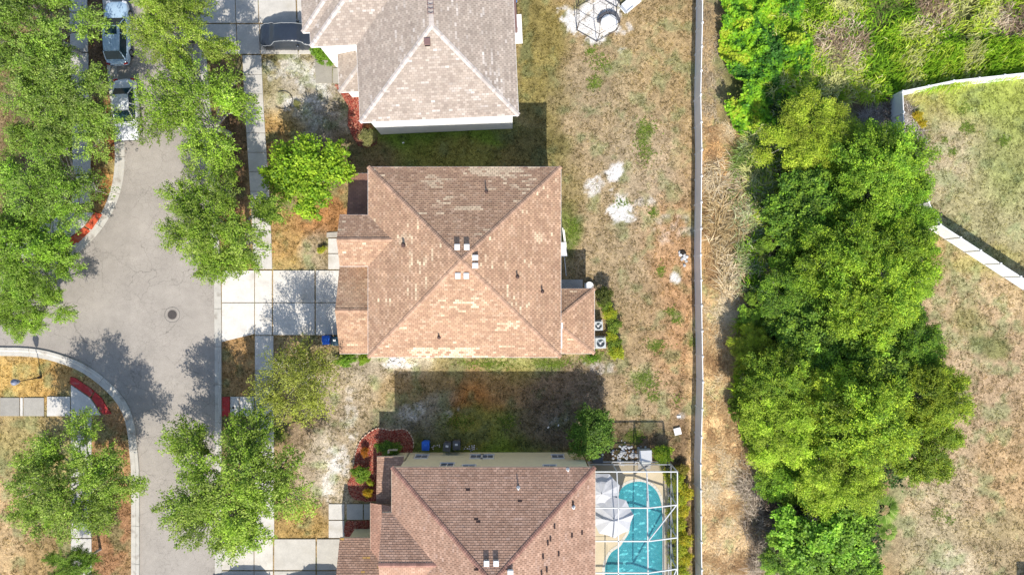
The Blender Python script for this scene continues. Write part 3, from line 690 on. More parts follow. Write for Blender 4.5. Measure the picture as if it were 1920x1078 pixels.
# covered patio on the east: half pyramid leaning on the wall
ex0, ey0, ex1, ey1, eh = 3.13, -5.04, 6.30, -.08, 2.9
pk = (3.13, -2.56, eh+1.15)
ef = [((ex0,ey0,eh),(ex1,ey0,eh),pk), ((ex1,ey0,eh),(ex1,ey1,eh),pk), ((ex1,ey1,eh),(ex0,ey1,eh),pk)]
e1 = deck(H1, ef); shingles(H1, e1, ef, pal1, pale1, 15, dens=.01, patches=[(2,.18,.24,.3,.5,.9)]); caps(e1, [((ex1,ey0,eh),pk),((ex1,ey1,eh),pk)], (.42,.265,.18), 6, pitch=.36)
walls(H1, [(3.13,-4.7,5.95,-.42,2.85)], M_beige, 2.85)
fascia(H1, [((-10.38,8.69),(3.53,8.69)),((3.53,8.69),(3.53,-5.03)),((3.53,-5.03),(-10.38,-5.03)),((-10.38,-5.03),(-10.38,8.69))], 5.8, M_white)
fascia(H1, [((3.13,-5.04),(6.3,-5.04)),((6.3,-5.04),(6.3,-.08)),((6.3,-.08),(3.13,-.08))], 2.9, M_white)
fascia(H1, [((-12.42,8.7),(-9.9,8.7)),((-12.42,8.7),(-12.42,4.7))], 2.9, M_white)
fascia(H1, [((-12.42,1.52),(-10.4,1.52)),((-12.42,5.24),(-10.4,5.24))], 5.8, M_white); fascia(H1, [((-13.16,-5.05),(-10,-5.05))], 2.9, M_white)
for (x, y, u) in ((857,463,(0,-1)),(875,463,(0,-1)),(891,483,(-1,0)),(891,498,(-1,0)),(858,517,(0,1)),(874,517,(0,1))):
    X, Y, _ = P(x, y, 8.75); box_vent(H1, X, Y, roof_z(X, Y, R1, 5.8), u, M_ventw)
for (x, y) in ((755,459),(911,357),(1018,547),(970,519),(820,634)):
    X, Y, _ = P(x, y, 7.6); pipe(H1, X, Y, roof_z(X, Y, R1, 5.8), .055 if x != 755 else .09)
# gutter and downpipe on the east corner
mb = MB(); mb.box(3.58,-3.62,5.74,.07,1.5,.09); mb.tube((3.60,-2.7,5.7),(3.22,-2.7,5.3),.045); mb.tube((3.22,-2.7,5.3),(3.22,-2.7,3.8),.045); mb.build('gutter', M_white, H1)
mb = MB(); mb.bbox(3.54,-2.95,5.70,3.66,-2.55,5.82); mb.build('gutter_outlet', M_white, H1)
for cx in (-8.2,-4.5,-.5,2): window(H1, cx, 8.29, 4.4, 1.0, 1.2, 'N', M_fr, M_glass); window(H1, cx, -4.63, 4.4, 1.0, 1.2, 'S', M_fr, M_glass)
for cx in (-7.2,-2.5,1): window(H1, cx, 8.29, 1.5, 1.0, 1.2, 'N', M_fr, M_glass); window(H1, cx, -4.63, 1.5, 1.0, 1.2, 'S', M_fr, M_glass)
for cy in (1.5,5.5): window(H1, 3.13, cy, 4.4, 1.2, 1.2, 'E', M_fr, M_glass); window(H1, 3.13, cy+.3, 1.4, 1.4, 1.4, 'E', M_fr, M_glass)
window(H1, -12.0, 3.4, 4.5, 1.3, 1.2, 'W', M_fr, M_glass); window(H1, -12.05, 6.6, 1.5, 1.3, 1.2, 'W', M_fr, M_glass)
def garage_door(root, x, y0, y1, ht=2.15):
    mb = MB(); mb.bbox(x-.05, y0, .02, x+.01, y1, ht); d = mb.build('garage_door', M_garage, root)
    for k in range(4):
        for j in range(8):
            mb = MB(); a = y0+(y1-y0)*(j+.5)/8; mb.box(x-.06, a, .30+k*.52, .02, (y1-y0)/8-.12, .38); mb.build('door_panel', M_garage, d, bevel=.01)
garage_door(H1, -12.78, -4.1, .8)
mb = MB(); mb.bbox(-12.06, 2.6, 0, -11.98, 3.6, 2.1); dd = mb.build('front_door', M_door, H1); mb = MB(); mb.tube((-12.12,3.45,1.0),(-12.06,3.45,1.0),.03); mb.build('handle', M_white, dd)

# ================= lower house (brown shingles, cream walls)
H3 = empty('house', (0,0,0), label='lower house with brown roof, cream walls and screened swimming pool beside it', cat='house')
R3 = (-8.68, -26.9, 6.0, -12.93)
pal3 = [(.41,.255,.18),(.44,.28,.20),(.38,.23,.16),(.48,.31,.225),(.35,.21,.145)]
pale3 = (.46,.31,.24)
walls(H3, [(-8.28,-26.5,5.62,-13.28), (-8.95,-22.4,-8.1,-16.55), (-12.65,-25.4,-8.2,-19.42,2.9), (-9.95,-16.6,-8.2,-13.28,2.72), (-10.0,-19.5,-8.2,-16.7,2.9)], M_olive, 5.72)
mf, mc = hip(*R3, 5.8); main3 = deck(H3, mf)
dk = random.Random(77)
shingles(H3, main3, mf, pal3, pale3, 31, dens=.03, tone=lambda f, a, b: 1.0); caps(main3, mc, (.31,.17,.13), 33)
gf, gc = gable_ew(-9.35, -5.2, -22.62, -16.2, 5.8); g3 = deck(H3, gf); shingles(H3, g3, gf, pal3, pale3, 32, dens=.02); caps(g3, gc, (.33,.18,.14), 34)
gf, gc = gable_ew(-13.12, -8.9, -25.75, -19.05, 3.0); g4 = deck(H3, gf); shingles(H3, g4, gf, pal3, (.60,.36,.09), 35, dens=.02, patches=[(1,.0,.22,.30,.95,.55)]); caps(g4, gc, (.33,.18,.14), 36)
wf = [((-10.72,-16.28,3.35),(-10.72,-21.2,3.35),(-8.9,-21.2,4.15),(-8.9,-16.28,4.15))]
g5 = deck(H3, wf); shingles(H3, g5, wf, [(.40,.23,.165),(.43,.26,.19),(.37,.21,.15)], pale3, 37, dens=.0)
lf3 = [((-8.3,-12.93,2.75),(-10.32,-12.93,2.75),(-10.32,-16.6,3.15),(-8.3,-16.6,3.15))]
g6 = deck(H3, lf3); shingles(H3, g6, lf3, pal3, pale3, 38, dens=.0)
mb = MB(); mb.raw([(-8.95,-22.4,5.7),(-8.95,-16.55,5.7),(-8.95,-19.41,7.05)], [(0,1,2)]); mb.raw([(-12.65,-25.4,2.9),(-12.65,-19.42,2.9),(-12.65,-22.4,4.3)], [(0,1,2)]); mb.raw([(-9.95,-16.6,2.7),(-9.95,-13.28,2.7),(-9.95,-16.6,3.0)], [(0,1,2)]); mb.raw([(-10.0,-16.7,2.85),(-8.2,-16.7,2.85),(-8.2,-16.7,4.1),(-10.0,-16.7,3.5)],[(0,1,2,3)]); mb.build('gable_wall', M_olive, H3)
mb = MB(); mb.raw([(-10.0,-13.27,2.75),(-10.0,-13.27,0),(-9.2,-13.27,0),(-9.2,-13.27,2.75)], [(0,1,2,3)])
M_fb = mat('cream_fascia', (.66,.56,.42), .6, amp=.04)
fascia(H3, [((-8.68,-12.93),(6.0,-12.93)),((6.0,-12.93),(6.0,-26.9)),((-8.68,-26.9),(-8.68,-12.93))], 5.8, M_fb)
fascia(H3, [((-9.35,-16.2),(-8.7,-16.2))], 5.8, M_fb); fascia(H3, [((-13.12,-19.05),(-9,-19.05))], 3.0, M_fb); fascia(H3, [((-10.72,-16.28),(-10.72,-21.2))], 3.35, M_fb)
fascia(H3, [((-10.32,-12.93),(-8.3,-12.93)),((-10.32,-12.93),(-10.32,-16.6))], 2.75, M_fb)
for (x, y) in ((912,1058),(930,1058)):
    X, Y, _ = P(x, y, 8.8); box_vent(H3, X, Y, roof_z(X, Y, R3, 5.8), (0,-1), M_ventw)
X, Y, _ = P(957,1074, 8.8); box_vent(H3, X, Y, roof_z(X, Y, R3, 5.8), (-1,0), M_ventw)
for (x, y) in ((1067,888),(972,919),(1076,954)):
    X, Y, _ = P(x, y, 7.0); pipe(H3, X, Y, roof_z(X, Y, R3, 5.8), .05, m=M_ventw)
# lifted dark tabs: little holes where shingles blew off
M_hole = mat('bare_felt', (.05,.03,.028), .95)
rg = random.Random(5)
for (x, y, s_) in ((876,923,'N'),(893,972,'N'),(897,976,'N'),(975,942,'N'),(895,1051,'N'),(947,1050,'N'),(1076,949,'E'),(1040,987,'E'),(1027,1016,'E'),(1032,1009,'E'),(1074,1009,'E'),(1094,1007,'E'),(1048,1040,'E'),(1018,1040,'E'),(1025,1065,'E'),(1015,1070,'E')):
    X, Y, _ = P(x, y, 7.2); z = roof_z(X, Y, R3, 5.8); a = .30; b = .13
    mb = MB(); k = .457
    if s_ == 'N': vs = [(X-a/2,Y-b/2,z+k*b/2+.026),(X+a/2,Y-b/2,z+k*b/2+.026),(X+a/2,Y+b/2,z-k*b/2+.026),(X-a/2,Y+b/2,z-k*b/2+.026)]
    else: vs = [(X-b/2,Y-a/2,z+k*b/2+.026),(X+b/2,Y-a/2,z-k*b/2+.026),(X+b/2,Y+a/2,z-k*b/2+.026),(X-b/2,Y+a/2,z+k*b/2+.026)]
    vs2 = [(p[0], p[1], p[2]-.03) for p in vs]
    mb.raw(vs+vs2, [(0,1,2,3),(0,4,5,1),(1,5,6,2),(2,6,7,3),(3,7,4,0)]); mb.build('missing_shingle_patch', M_hole, main3)
window(H3, P(790,857,1.5)[0], -13.28, 1.5, .95, .95, 'N', M_fr, M_glass, 2)
window(H3, P(838,872,4.0)[0], -13.28, 4.0, .95, .9, 'N', M_fr, M_glass, 2)
window(H3, P(893,857,1.5)[0], -13.28, 1.5, .9, 1.0, 'N', M_fr, M_glass, 2); window(H3, P(914,857,1.5)[0], -13.28, 1.5, .9, 1.0, 'N', M_fr, M_glass, 2)
for cx in (-3.2, 2.8): window(H3, cx, -13.28, 4.6, .9, .9, 'N', M_fr, M_glass, 2)
window(H3, P(1010,860,1.5)[0]+1.5, -13.28, 1.5, .9, 1.0, 'N', M_fr, M_glass, 2)
for cy in (-16,-20,-24): window(H3, 5.62, cy, 4.5, 1.2, 1.2, 'E', M_fr, M_glass); window(H3, 5.62, cy, 1.2, 1.7, 2.0, 'E', M_fr, M_glass)
window(H3, -9.95, -14.9, 1.5, 1.3, 1.3, 'W', M_fr, M_glass); window(H3, -8.95, -19.4, 4.7, 1.3, 1.2, 'W', M_fr, M_glass)
garage_door(H3, -12.68, -25.0, -20.0)
mb = MB(); mb.box(P(1175,853)[0]+0,-13.0,.5,.01,.01,.01)
# side gate panel leaning at the north west corner
mb = MB(); mb.bbox(-9.75,-13.0,0,-9.65,-12.75,1.5); mb.bbox(-9.65,-12.85,.0,-9.05,-12.75,1.2)
tag(mb.build('utility_screen', M_beige, None), 'pale privacy screen at the north west corner of the lower house', 'screen')

# ================= upper house (pale shingles, white walls), turned a little
TH = math.radians(2.6)
O2 = P(675, 230, 5.8); H2 = empty('house', (O2[0], O2[1], 0), TH, label='upper house with pale pinkish beige hip roof and white walls', cat='house')
W2 = 11.45
pal2 = [(.39,.32,.262),(.43,.355,.29),(.36,.29,.24),(.47,.395,.33),(.35,.285,.235)]
pale2 = (.58,.51,.45)
R2 = (0, 0, W2, 19.5)
walls(H2, [(.42,.42,W2-.42,19.1), (-2.95,6.0,.6,14.0), (-3.5,7.1,-2.8,13.0), (-1.75,3.5,.6,6.1,2.75)], M_whitew, 5.72)
mf, mc = hip(*R2, 5.8); m2 = deck(H2, mf, M_deck2)
shingles(H2, m2, mf, pal2, pale2, 21, dens=.06); caps(m2, mc, (.50,.44,.395), 22, w=.17)
gf, gc = hip(-3.32, 5.6, 6.0, 14.6, 5.8); a2 = deck(H2, gf[:1]+gf[2:], M_deck2); shingles(H2, a2, gf[:1]+gf[2:], pal2, pale2, 23, dens=.05); caps(a2, [l for l in gc if l[0][0] < 0], (.50,.44,.395), 24, w=.17)
gf, gc = hip(-3.85, 6.65, 2.0, 13.6, 5.82); a3 = deck(H2, gf[:1]+gf[2:], M_deck2); shingles(H2, a3, gf[:1]+gf[2:], pal2, pale2, 25, dens=.05); caps(a3, [l for l in gc if l[0][0] < 0], (.50,.44,.395), 26, w=.17)
pf = [((-2.1,3.1,2.9),(.4,3.1,2.9),(.4,5.6,3.9)), ((-2.1,6.4,2.9),(-2.1,3.1,2.9),(.4,5.6,3.9),(.4,6.4,3.9))]
a4 = deck(H2, pf, M_deck2); shingles(H2, a4, pf, pal2, pale2, 27, dens=.05); caps(a4, [((-2.1,3.1,2.9),(.4,5.6,3.9))], (.50,.44,.395), 28, w=.17)
fascia(H2, [((0,0),(W2,0)),((W2,0),(W2,19.5)),((0,0),(0,5.6)),((-3.32,5.6),(0,5.6)),((-3.32,5.6),(-3.32,6.65)),((-3.85,6.65),(-3.3,6.65)),((-3.85,6.65),(-3.85,13.6))], 5.8, M_white)
fascia(H2, [((-2.1,3.1),(.4,3.1)),((-2.1,3.1),(-2.1,6.4))], 2.9, M_white)
mb = MB(); hx = W2/2; mb.box(5.35,4.75,5.8+.457*4.75+.1,.42,.48,.28); v_ = mb.build('roof_vent', M_ventb, H2, bevel=.02)
mb = MB(); mb.box(5.35,4.49,5.8+.457*4.6+.12,.34,.02,.14); mb.build('louvre', M_dark, v_)
# the dark ridge vent drawn as rungs along the ridge
mb = MB()
for sx in (-.2,.2): mb.box(hx+sx,7.4,8.55,.035,2.0,.04)
for k in range(7): mb.box(hx,6.5+k*.3,8.55,.42,.035,.04)
mb.build('ridge_ladder_vent', M_ventb, H2)
pipe(H2, 1.05, 7.75, 6.35, .12, .25); pipe(H2, 6.9, 7.9, 7.8, .05)
# lean-to on the east wall
mb = MB(); mb.bbox(W2-.1,6.3,2.55,W2+.62,8.5,2.68); pc = mb.build('side_canopy', M_white, H2)
mb = MB(); mb.bbox(W2-.35,7.0,4.0,W2+.22,9.5,4.1); mb.bbox(W2-.2,6.9,3.2,W2+.25,7.0,4.1); mb.build('side_awning', M_ventb, H2)
mb = MB(); mb.bbox(W2+.24,8.9,3.9,W2+.30,10.4,4.16); mb.build('awning_rail', mat('blue_rail', (.07,.2,.5), .5), H2)
for cx in (4.2, 8.0): window(H2, cx, .42, 4.6, 1.7, 1.1, 'S', M_white, M_glass)
window(H2, .42, 2.2, 4.4, 1.2, 1.2, 'W', M_fr, M_glass)
# ------------------------------------------------------------------ foliage
M_leaf = mat('leaf', attr=True, ocol=True, rough=.55, trans=.30, amp=0, spec=.25)
M_blade = mat('grass_blade', attr=True, rough=.7, trans=.25, spec=.15)
M_bark = mat('bark', (.30,.26,.22), .95, amp=.3, scale=3, amp2=.25, scale2=30, bump=.5, bscale=25)
def quads(c, d, n, l, w_):
    """leaf-shaped quads: centre c, direction d, normal n, length l, width w_"""
    d = d/np.linalg.norm(d, axis=1, keepdims=True); s = np.cross(n, d); s /= np.linalg.norm(s, axis=1, keepdims=True)+1e-9
    l = l[:, None]/2; w_ = w_[:, None]/2
    return np.stack([c-d*l, c+s*w_-d*l*.1, c+d*l, c-s*w_-d*l*.1], 1).reshape(-1, 3)
def crown(name, seed, R, H, z0, nl=14, ns=30, nleaf=60, ll=.15, lw=.07, spray=1.0, sig=.14, pal=None, lobe_f=.36, upn=1.0, droop=.15, fill=.9, squash=.62, out=.85, colvar=.16, gap=0.0):
    rg = np.random.default_rng(seed); lob = []
    for i in range(nl):
        r = R*math.sqrt((i+.4)/nl)*out*rg.uniform(.82, 1.12); a = i*2.39996+rg.uniform(-.35,.35)
        z = z0+H*math.sqrt(max(.03, 1-min(1, (r/R))**2))*rg.uniform(.72, 1.0)
        if gap and rg.random() < gap: continue
        lob.append((r*math.cos(a), r*math.sin(a), z, R*lobe_f*rg.uniform(.75, 1.2)))
    lob = np.array(lob); Cn = []; Dn = []; Lb = []; St = []
    for li, (x, y, z, lr) in enumerate(lob):
        t = rg.normal(size=(ns, 3)); t[:, 2] = np.abs(t[:, 2])*rg.choice([1,1,1,-.6], ns); t /= np.linalg.norm(t, axis=1, keepdims=True)
        rad = lr*rg.uniform(.35, 1.0, (ns, 1))**.6
        p = np.array([x, y, z])+t*rad*np.array([1,1,squash])
        d = t+np.array([x, y, 0])/R*.8+rg.normal(size=(ns, 3))*.35; d[:, 2] = d[:, 2]*.45-droop; d /= np.linalg.norm(d, axis=1, keepdims=True)
        Cn.append(p); Dn.append(d); Lb += [li]*ns; St.append(rg.uniform(.7, 1.3, ns))
    Cn = np.concatenate(Cn); Dn = np.concatenate(Dn); Lb = np.array(Lb); St = np.concatenate(St); n = len(Cn)
    k = np.repeat(np.arange(n), nleaf); N = len(k)
    t = rg.uniform(-.5, .5, N)*spray*St[k]
    pos = Cn[k]+Dn[k]*t[:, None]+rg.normal(size=(N, 3))*np.array([sig, sig, sig*.7])*(1.15-np.abs(t)/max(spray, .01))[:, None]
    ld = Dn[k]*.8+rg.normal(size=(N, 3))*.7; ld[:, 2] *= .5
    nn = np.array([0, 0, upn])+(pos-np.array([0,0,z0]))/R*.55+rg.normal(size=(N, 3))*.62
    V = quads(pos, ld, nn, ll*rg.uniform(.6, 1.35, N), lw*rg.uniform(.6, 1.35, N))
    pal = np.array(pal); w1 = rg.random((N, 1)); a = rg.integers(0, len(pal), N); b = rg.integers(0, len(pal), n)
    C = pal[a]*.5+pal[b][k]*.5
    C = C*(1+rg.normal(size=(n, 1))[k]*colvar*.7)*(1+rg.normal(size=(len(lob), 1))[Lb[k]]*colvar*.6)*rg.uniform(.75, 1.25, (N, 1))
    me = npmesh(name, V, np.arange(4*N).reshape(-1, 4), np.repeat(np.clip(C, .004, .9), 4, 0)); me.materials.append(M_leaf)
    return me, lob, Cn, Lb
def branches(name, seed, lob, Cn, Lb, r0, hsplit, mat_=None, twigs=True, tw=.012, tx=(0,0)):
    rg = random.Random(seed); mb = MB(); P0 = Vector((tx[0], tx[1], -.1)); P1 = Vector((tx[0]*.7+rg.uniform(-.1,.1), tx[1]*.7+rg.uniform(-.1,.1), hsplit))
    mb.tube(P0, P1.lerp(P0, .5), r0*1.25, r0, 9); mb.tube(P1.lerp(P0, .5), P1, r0, r0*.85, 9)
    mids = []
    for i, (x, y, z, lr) in enumerate(lob):
        e = Vector((x, y, z-lr*.35)); m = P1.lerp(e, .5)+Vector((rg.uniform(-.3,.3), rg.uniform(-.3,.3), rg.uniform(.0,.35)))
        mb.tube(P1, m, r0*.42, r0*.28, 6, caps=False); mb.tube(m, e, r0*.28, r0*.12, 5, caps=False); mids.append((m, e))
    if twigs:
        for j in range(len(Cn)):
            m, e = mids[Lb[j]]; c = Vector(Cn[j]); a = m.lerp(e, rg.uniform(.4, 1)); q = a.lerp(c, .5)+Vector((rg.uniform(-.12,.12), rg.uniform(-.12,.12), rg.uniform(-.05,.1)))
            mb.tube(a, q, tw*1.6, tw, 3, caps=False); mb.tube(q, c, tw, tw*.5, 3, caps=False)
    me = bpy.data.meshes.new(name); me.from_pydata(mb.v, [], mb.f); me.update(); me.materials.append(mat_ or M_bark); return me
def plant(name, meshes, loc, rz, sc, label, cat, group=None, col=(1,1,1), crown_name='crown'):
    o = empty(name, loc, rz, label, cat, group); o.scale = sc if isinstance(sc, tuple) else (sc, sc, sc)
    c = link(crown_name, meshes[0], None, o); c.color = (*col, 1)
    if len(meshes) > 1: link('trunk', meshes[1], None, o)
    return o
OAK = [(.22,.32,.035),(.28,.39,.045),(.14,.22,.035),(.35,.44,.07),(.24,.37,.03),(.40,.44,.13)]
M_oakbark = mat('grey_bark', (.40,.37,.33), .95, amp=.3, scale=3, amp2=.25, scale2=30, bump=.5, bscale=25)
def oak(seed, R=5.2, H=3.6, z0=3.4, **kw):
    a = dict(nl=20, ns=38, nleaf=60, ll=.17, lw=.08, spray=1.15, sig=.15, pal=OAK, lobe_f=.27, gap=.09, colvar=.22); a.update(kw)
    m, lob, Cn, Lb = crown('crown', seed, R, H, z0, **a)
    return m, branches('trunk', seed, lob, Cn, Lb, .24, 2.2, M_oakbark, tw=.022)
OK = [oak(101, gap=0), oak(102, gap=0), oak(103), oak(104, nleaf=44, nl=17)]
def at_h(px, py, h): return P(px, py, h)[:2]
STREET = [ # px, py of crown in the photo, variant, rot, scale, tint, label
 (428, 922, 6.2, 0, .4, (1.08,1.04,1), (1,1.06,.85), 'large live oak between the street and the lower driveway'),
 (118, 915, 6.2, 1, 2.0, (.86,.95,.95), (.97,1.02,.95), 'live oak over the sidewalk on the lower left corner'),
 (407, 425, 6.0, 2, 1.0, (.82,.92,.95), (.93,1.0,.8), 'live oak leaning over the street above the middle driveway'),
 (362, 215, 6.2, 3, 2.6, (.98,.82,1.0), (1.0,1.12,.8), 'bright live oak beside the upper sidewalk, over the parked cars'),
 (318, 42, 6.2, 0, 3.9, (.66,.74,1.0), (1.10,1.10,.95), 'pale yellowish live oak at the top beside the upper driveway'),
 (44, 40, 6.4, 1, .6, (.86,.90,1.05), (.86,.95,1.0), 'dull green oak in the upper left corner'),
 (95, 190, 6.3, 2, 4.4, (.86,.84,1.0), (.88,.95,1.0), 'oak with bare grey twigs left of the two parked cars'),
 (76, 326, 6.0, 3, 5.2, (.84,.80,.95), (.88,1.05,.85), 'green oak above the orange-red ramp pad'),
 (28, 470, 5.8, 0, 1.7, (.80,.86,.92), (.85,1.02,.7), 'leafy oak left of the upper street corner'),
 (34, 572, 4.8, 1, .2, (.58,.52,.68), (.9,1.02,.75), 'small oak hanging over the mouth of the side street'),
 (100, 1085, 5.6, 2, 3.3, (.45,.35,.6), (.82,.95,.8), 'low dark green oak at the bottom left edge'),
]
for (px, py, h, v, rz, sc, tint, lab) in STREET:
    X, Y = at_h(px, py, h); plant('oak_tree', OK[v], (X, Y, 0), rz, sc, lab, 'tree', 'live oaks along the street', tint)
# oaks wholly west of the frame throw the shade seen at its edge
# bright broad-leaf tree in front of the middle house
SYC = [(.22,.38,.02),(.32,.50,.025),(.15,.29,.02),(.42,.56,.04)]
m, lob, Cn, Lb = crown('crown', 201, 3.25, 2.3, 1.9, nl=15, ns=22, nleaf=44, ll=.23, lw=.14, spray=1.15, sig=.17, pal=SYC, lobe_f=.29, gap=.0, upn=1.3)
X, Y = at_h(583, 325, 3.6); plant('shade_tree', (m, branches('trunk', 5, lob, Cn, Lb, .13, 1.4, tw=.014)), (X-.1, Y, 0), 1.2, (.94,1.0,1.05), 'bright green broad-leaf tree at the front corner of the middle house', 'tree')
m, lob, Cn, Lb = crown('crown', 202, .9, .9, 3.2, nl=4, ns=10, nleaf=44, ll=.23, lw=.14, spray=1.0, sig=.15, pal=SYC, lobe_f=.4)
# sparse olive tree with pale limbs by the middle driveway
SPA = [(.30,.34,.04),(.38,.42,.05),(.22,.26,.04),(.42,.44,.10)]
m, lob, Cn, Lb = crown('crown', 211, 3.7, 2.3, 2.2, nl=17, ns=20, nleaf=42, ll=.16, lw=.07, spray=1.25, sig=.20, pal=SPA, lobe_f=.30, gap=.12)
M_pale = mat('pale_bark', (.62,.57,.48), .9, amp=.2, scale=4, bump=.3)
X, Y = at_h(552, 720, 4.7); plant('sparse_tree', (m, branches('trunk', 8, lob, Cn, Lb, .17, 1.6, M_pale, tw=.022)), (X, Y, 0), .7, (.93,.84,1.3), 'sparse olive tree with pale twisting limbs below the middle driveway', 'tree')
# round dark tree at the lower house corner
RND = [(.09,.19,.02),(.14,.26,.03),(.07,.14,.02),(.22,.34,.04)]
m, lob, Cn, Lb = crown('crown', 221, 2.0, 1.6, 1.5, nl=22, ns=22, nleaf=36, ll=.13, lw=.08, spray=.4, sig=.12, pal=RND, lobe_f=.25, upn=1.3)
X, Y = at_h(1109, 812, 2.8); plant('round_tree', (m, branches('trunk', 9, lob, Cn, Lb, .10, 1.0)), (X, Y, 0), 0, 1.0, 'dense round dark green tree at the back corner of the lower house', 'tree')

# ------------------------------------------------------------------ the wood between the back fence and the far yards
WD = {'dark': [(.11,.24,.02),(.18,.34,.02),(.07,.15,.02),(.28,.44,.03)], 'mid': [(.20,.35,.02),(.28,.44,.025),(.12,.24,.02),(.40,.52,.03),(.34,.49,.025)],
      'yel': [(.33,.44,.02),(.42,.52,.03),(.22,.33,.02),(.50,.56,.05)], 'brt': [(.19,.36,.02),(.27,.44,.03),(.13,.26,.02)]}
def wood(seed, pal, **kw):
    a = dict(nl=27, ns=28, nleaf=56, ll=.16, lw=.085, spray=.85, sig=.15, pal=WD[pal], lobe_f=.215, upn=1.0, colvar=.27, out=.92, squash=.95); a.update(kw)
    m, lob, Cn, Lb = crown('crown', seed, 4.0, 3.4, 2.6, **a)
    return m, branches('trunk', seed, lob, Cn, Lb, .16, 1.6, M_oakbark, twigs=True, tw=.016)
WM = {'mid': [wood(301,'mid'), wood(302,'mid', spray=1.0, sig=.16)], 'dark': [wood(303,'dark', ll=.22, lw=.14), wood(306,'dark')], 'yel': [wood(304,'yel', ll=.14, lw=.07, sig=.17, nleaf=64)], 'brt': [wood(305,'brt', ll=.24, lw=.16, spray=.5, nleaf=36)]}
WOODS = [ # px, py, h, r_px, type, variant, rot, zscale, label
 (1538,246,4.6, 92,'yel',0,.3,.75,'low yellow-green tree nearest the top of the wood'),
 (1672,318,5.5, 100,'mid',1,1.1,.95,'leafy tree below the corner of the white yard fence'),
 (1645,285,4.0, 64,'dark',1,2.1,.7,'dark low tree touching the white fence corner'),
 (1712,398,5.5, 66,'mid',0,.9,.9,'mid green tree covering the end of the slanting white fence'),
 (1535,385,4.8, 84,'dark',0,3.3,.8,'dark glossy tree in the middle of the wood, left side'),
 (1590,360,4.2, 60,'dark',1,5.3,.7,'dark bush between the yellow tree and the fence corner tree'),
 (1600,475,5.8, 92,'mid',1,4.1,1.0,'feathery green tree in the centre of the wood'),
 (1702,490,5.8, 84,'mid',0,2.7,1.0,'green tree below the slanting white fence'),
 (1640,560,6.2, 96,'mid',0,5.0,1.05,'broad bright tree bulging towards the far yard'),
 (1712,545,5.0, 64,'mid',1,1.5,.8,'smaller green tree at the wood edge beside the tan yard'),
 (1510,560,4.0, 78,'dark',1,.5,.75,'dark hollow tree left of the broad bright one'),
 (1560,640,4.6, 84,'dark',0,1.9,.8,'dark tree in the waist of the wood'),
 (1425,655,3.4, 44,'yel',0,3.0,.6,'small yellow-green tree at the left edge of the wood'),
 (1475,725,5.0, 80,'mid',1,.8,.9,'tree with yellowing tips above the big yellow-green one'),
 (1735,655,5.2, 66,'dark',1,4.0,.85,'dark green tree at the narrow right edge of the wood'),
 (1655,690,5.4, 84,'dark',0,5.6,.9,'shaded tree between the waist and the lower right bulge'),
 (1770,748,5.8, 76,'mid',0,3.5,.95,'tree reaching furthest right over the tan yard'),
 (1635,790,6.4, 104,'mid',1,2.2,1.05,'large green tree in the lower middle of the wood'),
 (1742,840,5.4, 84,'mid',0,.2,.9,'rounded green tree at the lower right of the wood'),
 (1480,810,5.6, 88,'yel',0,1.3,.9,'big yellow-green tree on the lower left of the wood'),
 (1565,745,5.4, 64,'yel',0,4.6,.85,'yellow tinged tree between two greener crowns'),
 (1588,895,5.8, 92,'yel',0,5.5,.95,'yellow-green tree just above the fan palm'),
 (1500,905,4.6, 62,'mid',1,3.9,.7,'green tree at the left foot of the wood'),
 (1560,1010,5.0, 104,'brt',0,.9,.9,'large-leaved bright tree at the bottom of the wood'),
 (1610,1080,4.4, 70,'dark',0,2.0,.75,'dark tree at the bottom edge of the wood'),
 (1500,1075,3.8, 60,'dark',1,2.9,.65,'small dark tree at the bottom beside the dry grass'),
 (1435,590,2.6, 40,'brt',0,1.0,.5,'small bright bush beside the dry straw strip'),
 (1495,455,3.2, 56,'brt',0,2.2,.55,'bright bush among the reeds left of the wood'),
 (1400,770,2.2, 26,'brt',0,3.2,.4,'little green bush at the fence side of the wood'),
]
for (px, py, h, r, ty, v, rz, zs, lab) in WOODS:
    X, Y = at_h(px, py, h); s_ = r*(CAM_H-h)/F/4.0*1.0
    ms = WM[ty][v % len(WM[ty])]; k = random.Random(px).uniform(.90, 1.22)
    plant('woodland_tree', ms, (X, Y, 0), rz, (s_, s_, zs*h/5.6), lab, 'tree', 'trees of the wood behind the fence', (k*random.Random(py+1).uniform(.88,1.14), k*random.Random(py).uniform(.92,1.02), k*1.3))

# ------------------------------------------------------------------ shrubs
def shrub(seed, R, H, pal, **kw):
    a = dict(nl=10, ns=16, nleaf=26, ll=.13, lw=.07, spray=.3, sig=.09, pal=pal, lobe_f=.34, upn=1.0, squash=.8); a.update(kw)
    m, lob, Cn, Lb = crown('foliage', seed, R, H, .15, **a); return (m, branches('stems', seed, lob, Cn, Lb, .03, .12, twigs=False))
def put_shrub(ms, px, py, h, sc, lab, group=None, col=(1,1,1), rz=0, name='shrub', cat='shrub'):
    X, Y = at_h(px, py, h); o = empty(name, (X, Y, 0), rz, lab, cat, group); o.scale = sc if isinstance(sc, tuple) else (sc,)*3
    c = link('foliage', ms[0], None, o); c.color = (*col, 1); link('stems', ms[1], None, o); return o
SB = shrub(401, 1.0, 1.5, [(.16,.30,.02),(.22,.38,.03),(.12,.22,.02)]); SD = shrub(402, .8, .9, RND, ll=.11)
SY = shrub(403, .7, .9, [(.52,.52,.03),(.34,.42,.03),(.58,.50,.05),(.22,.32,.03)], ll=.17, lw=.05, spray=.5); SG = shrub(404, .7, .5, [(.30,.30,.10),(.24,.26,.08),(.35,.33,.14)], ll=.09, lw=.04)
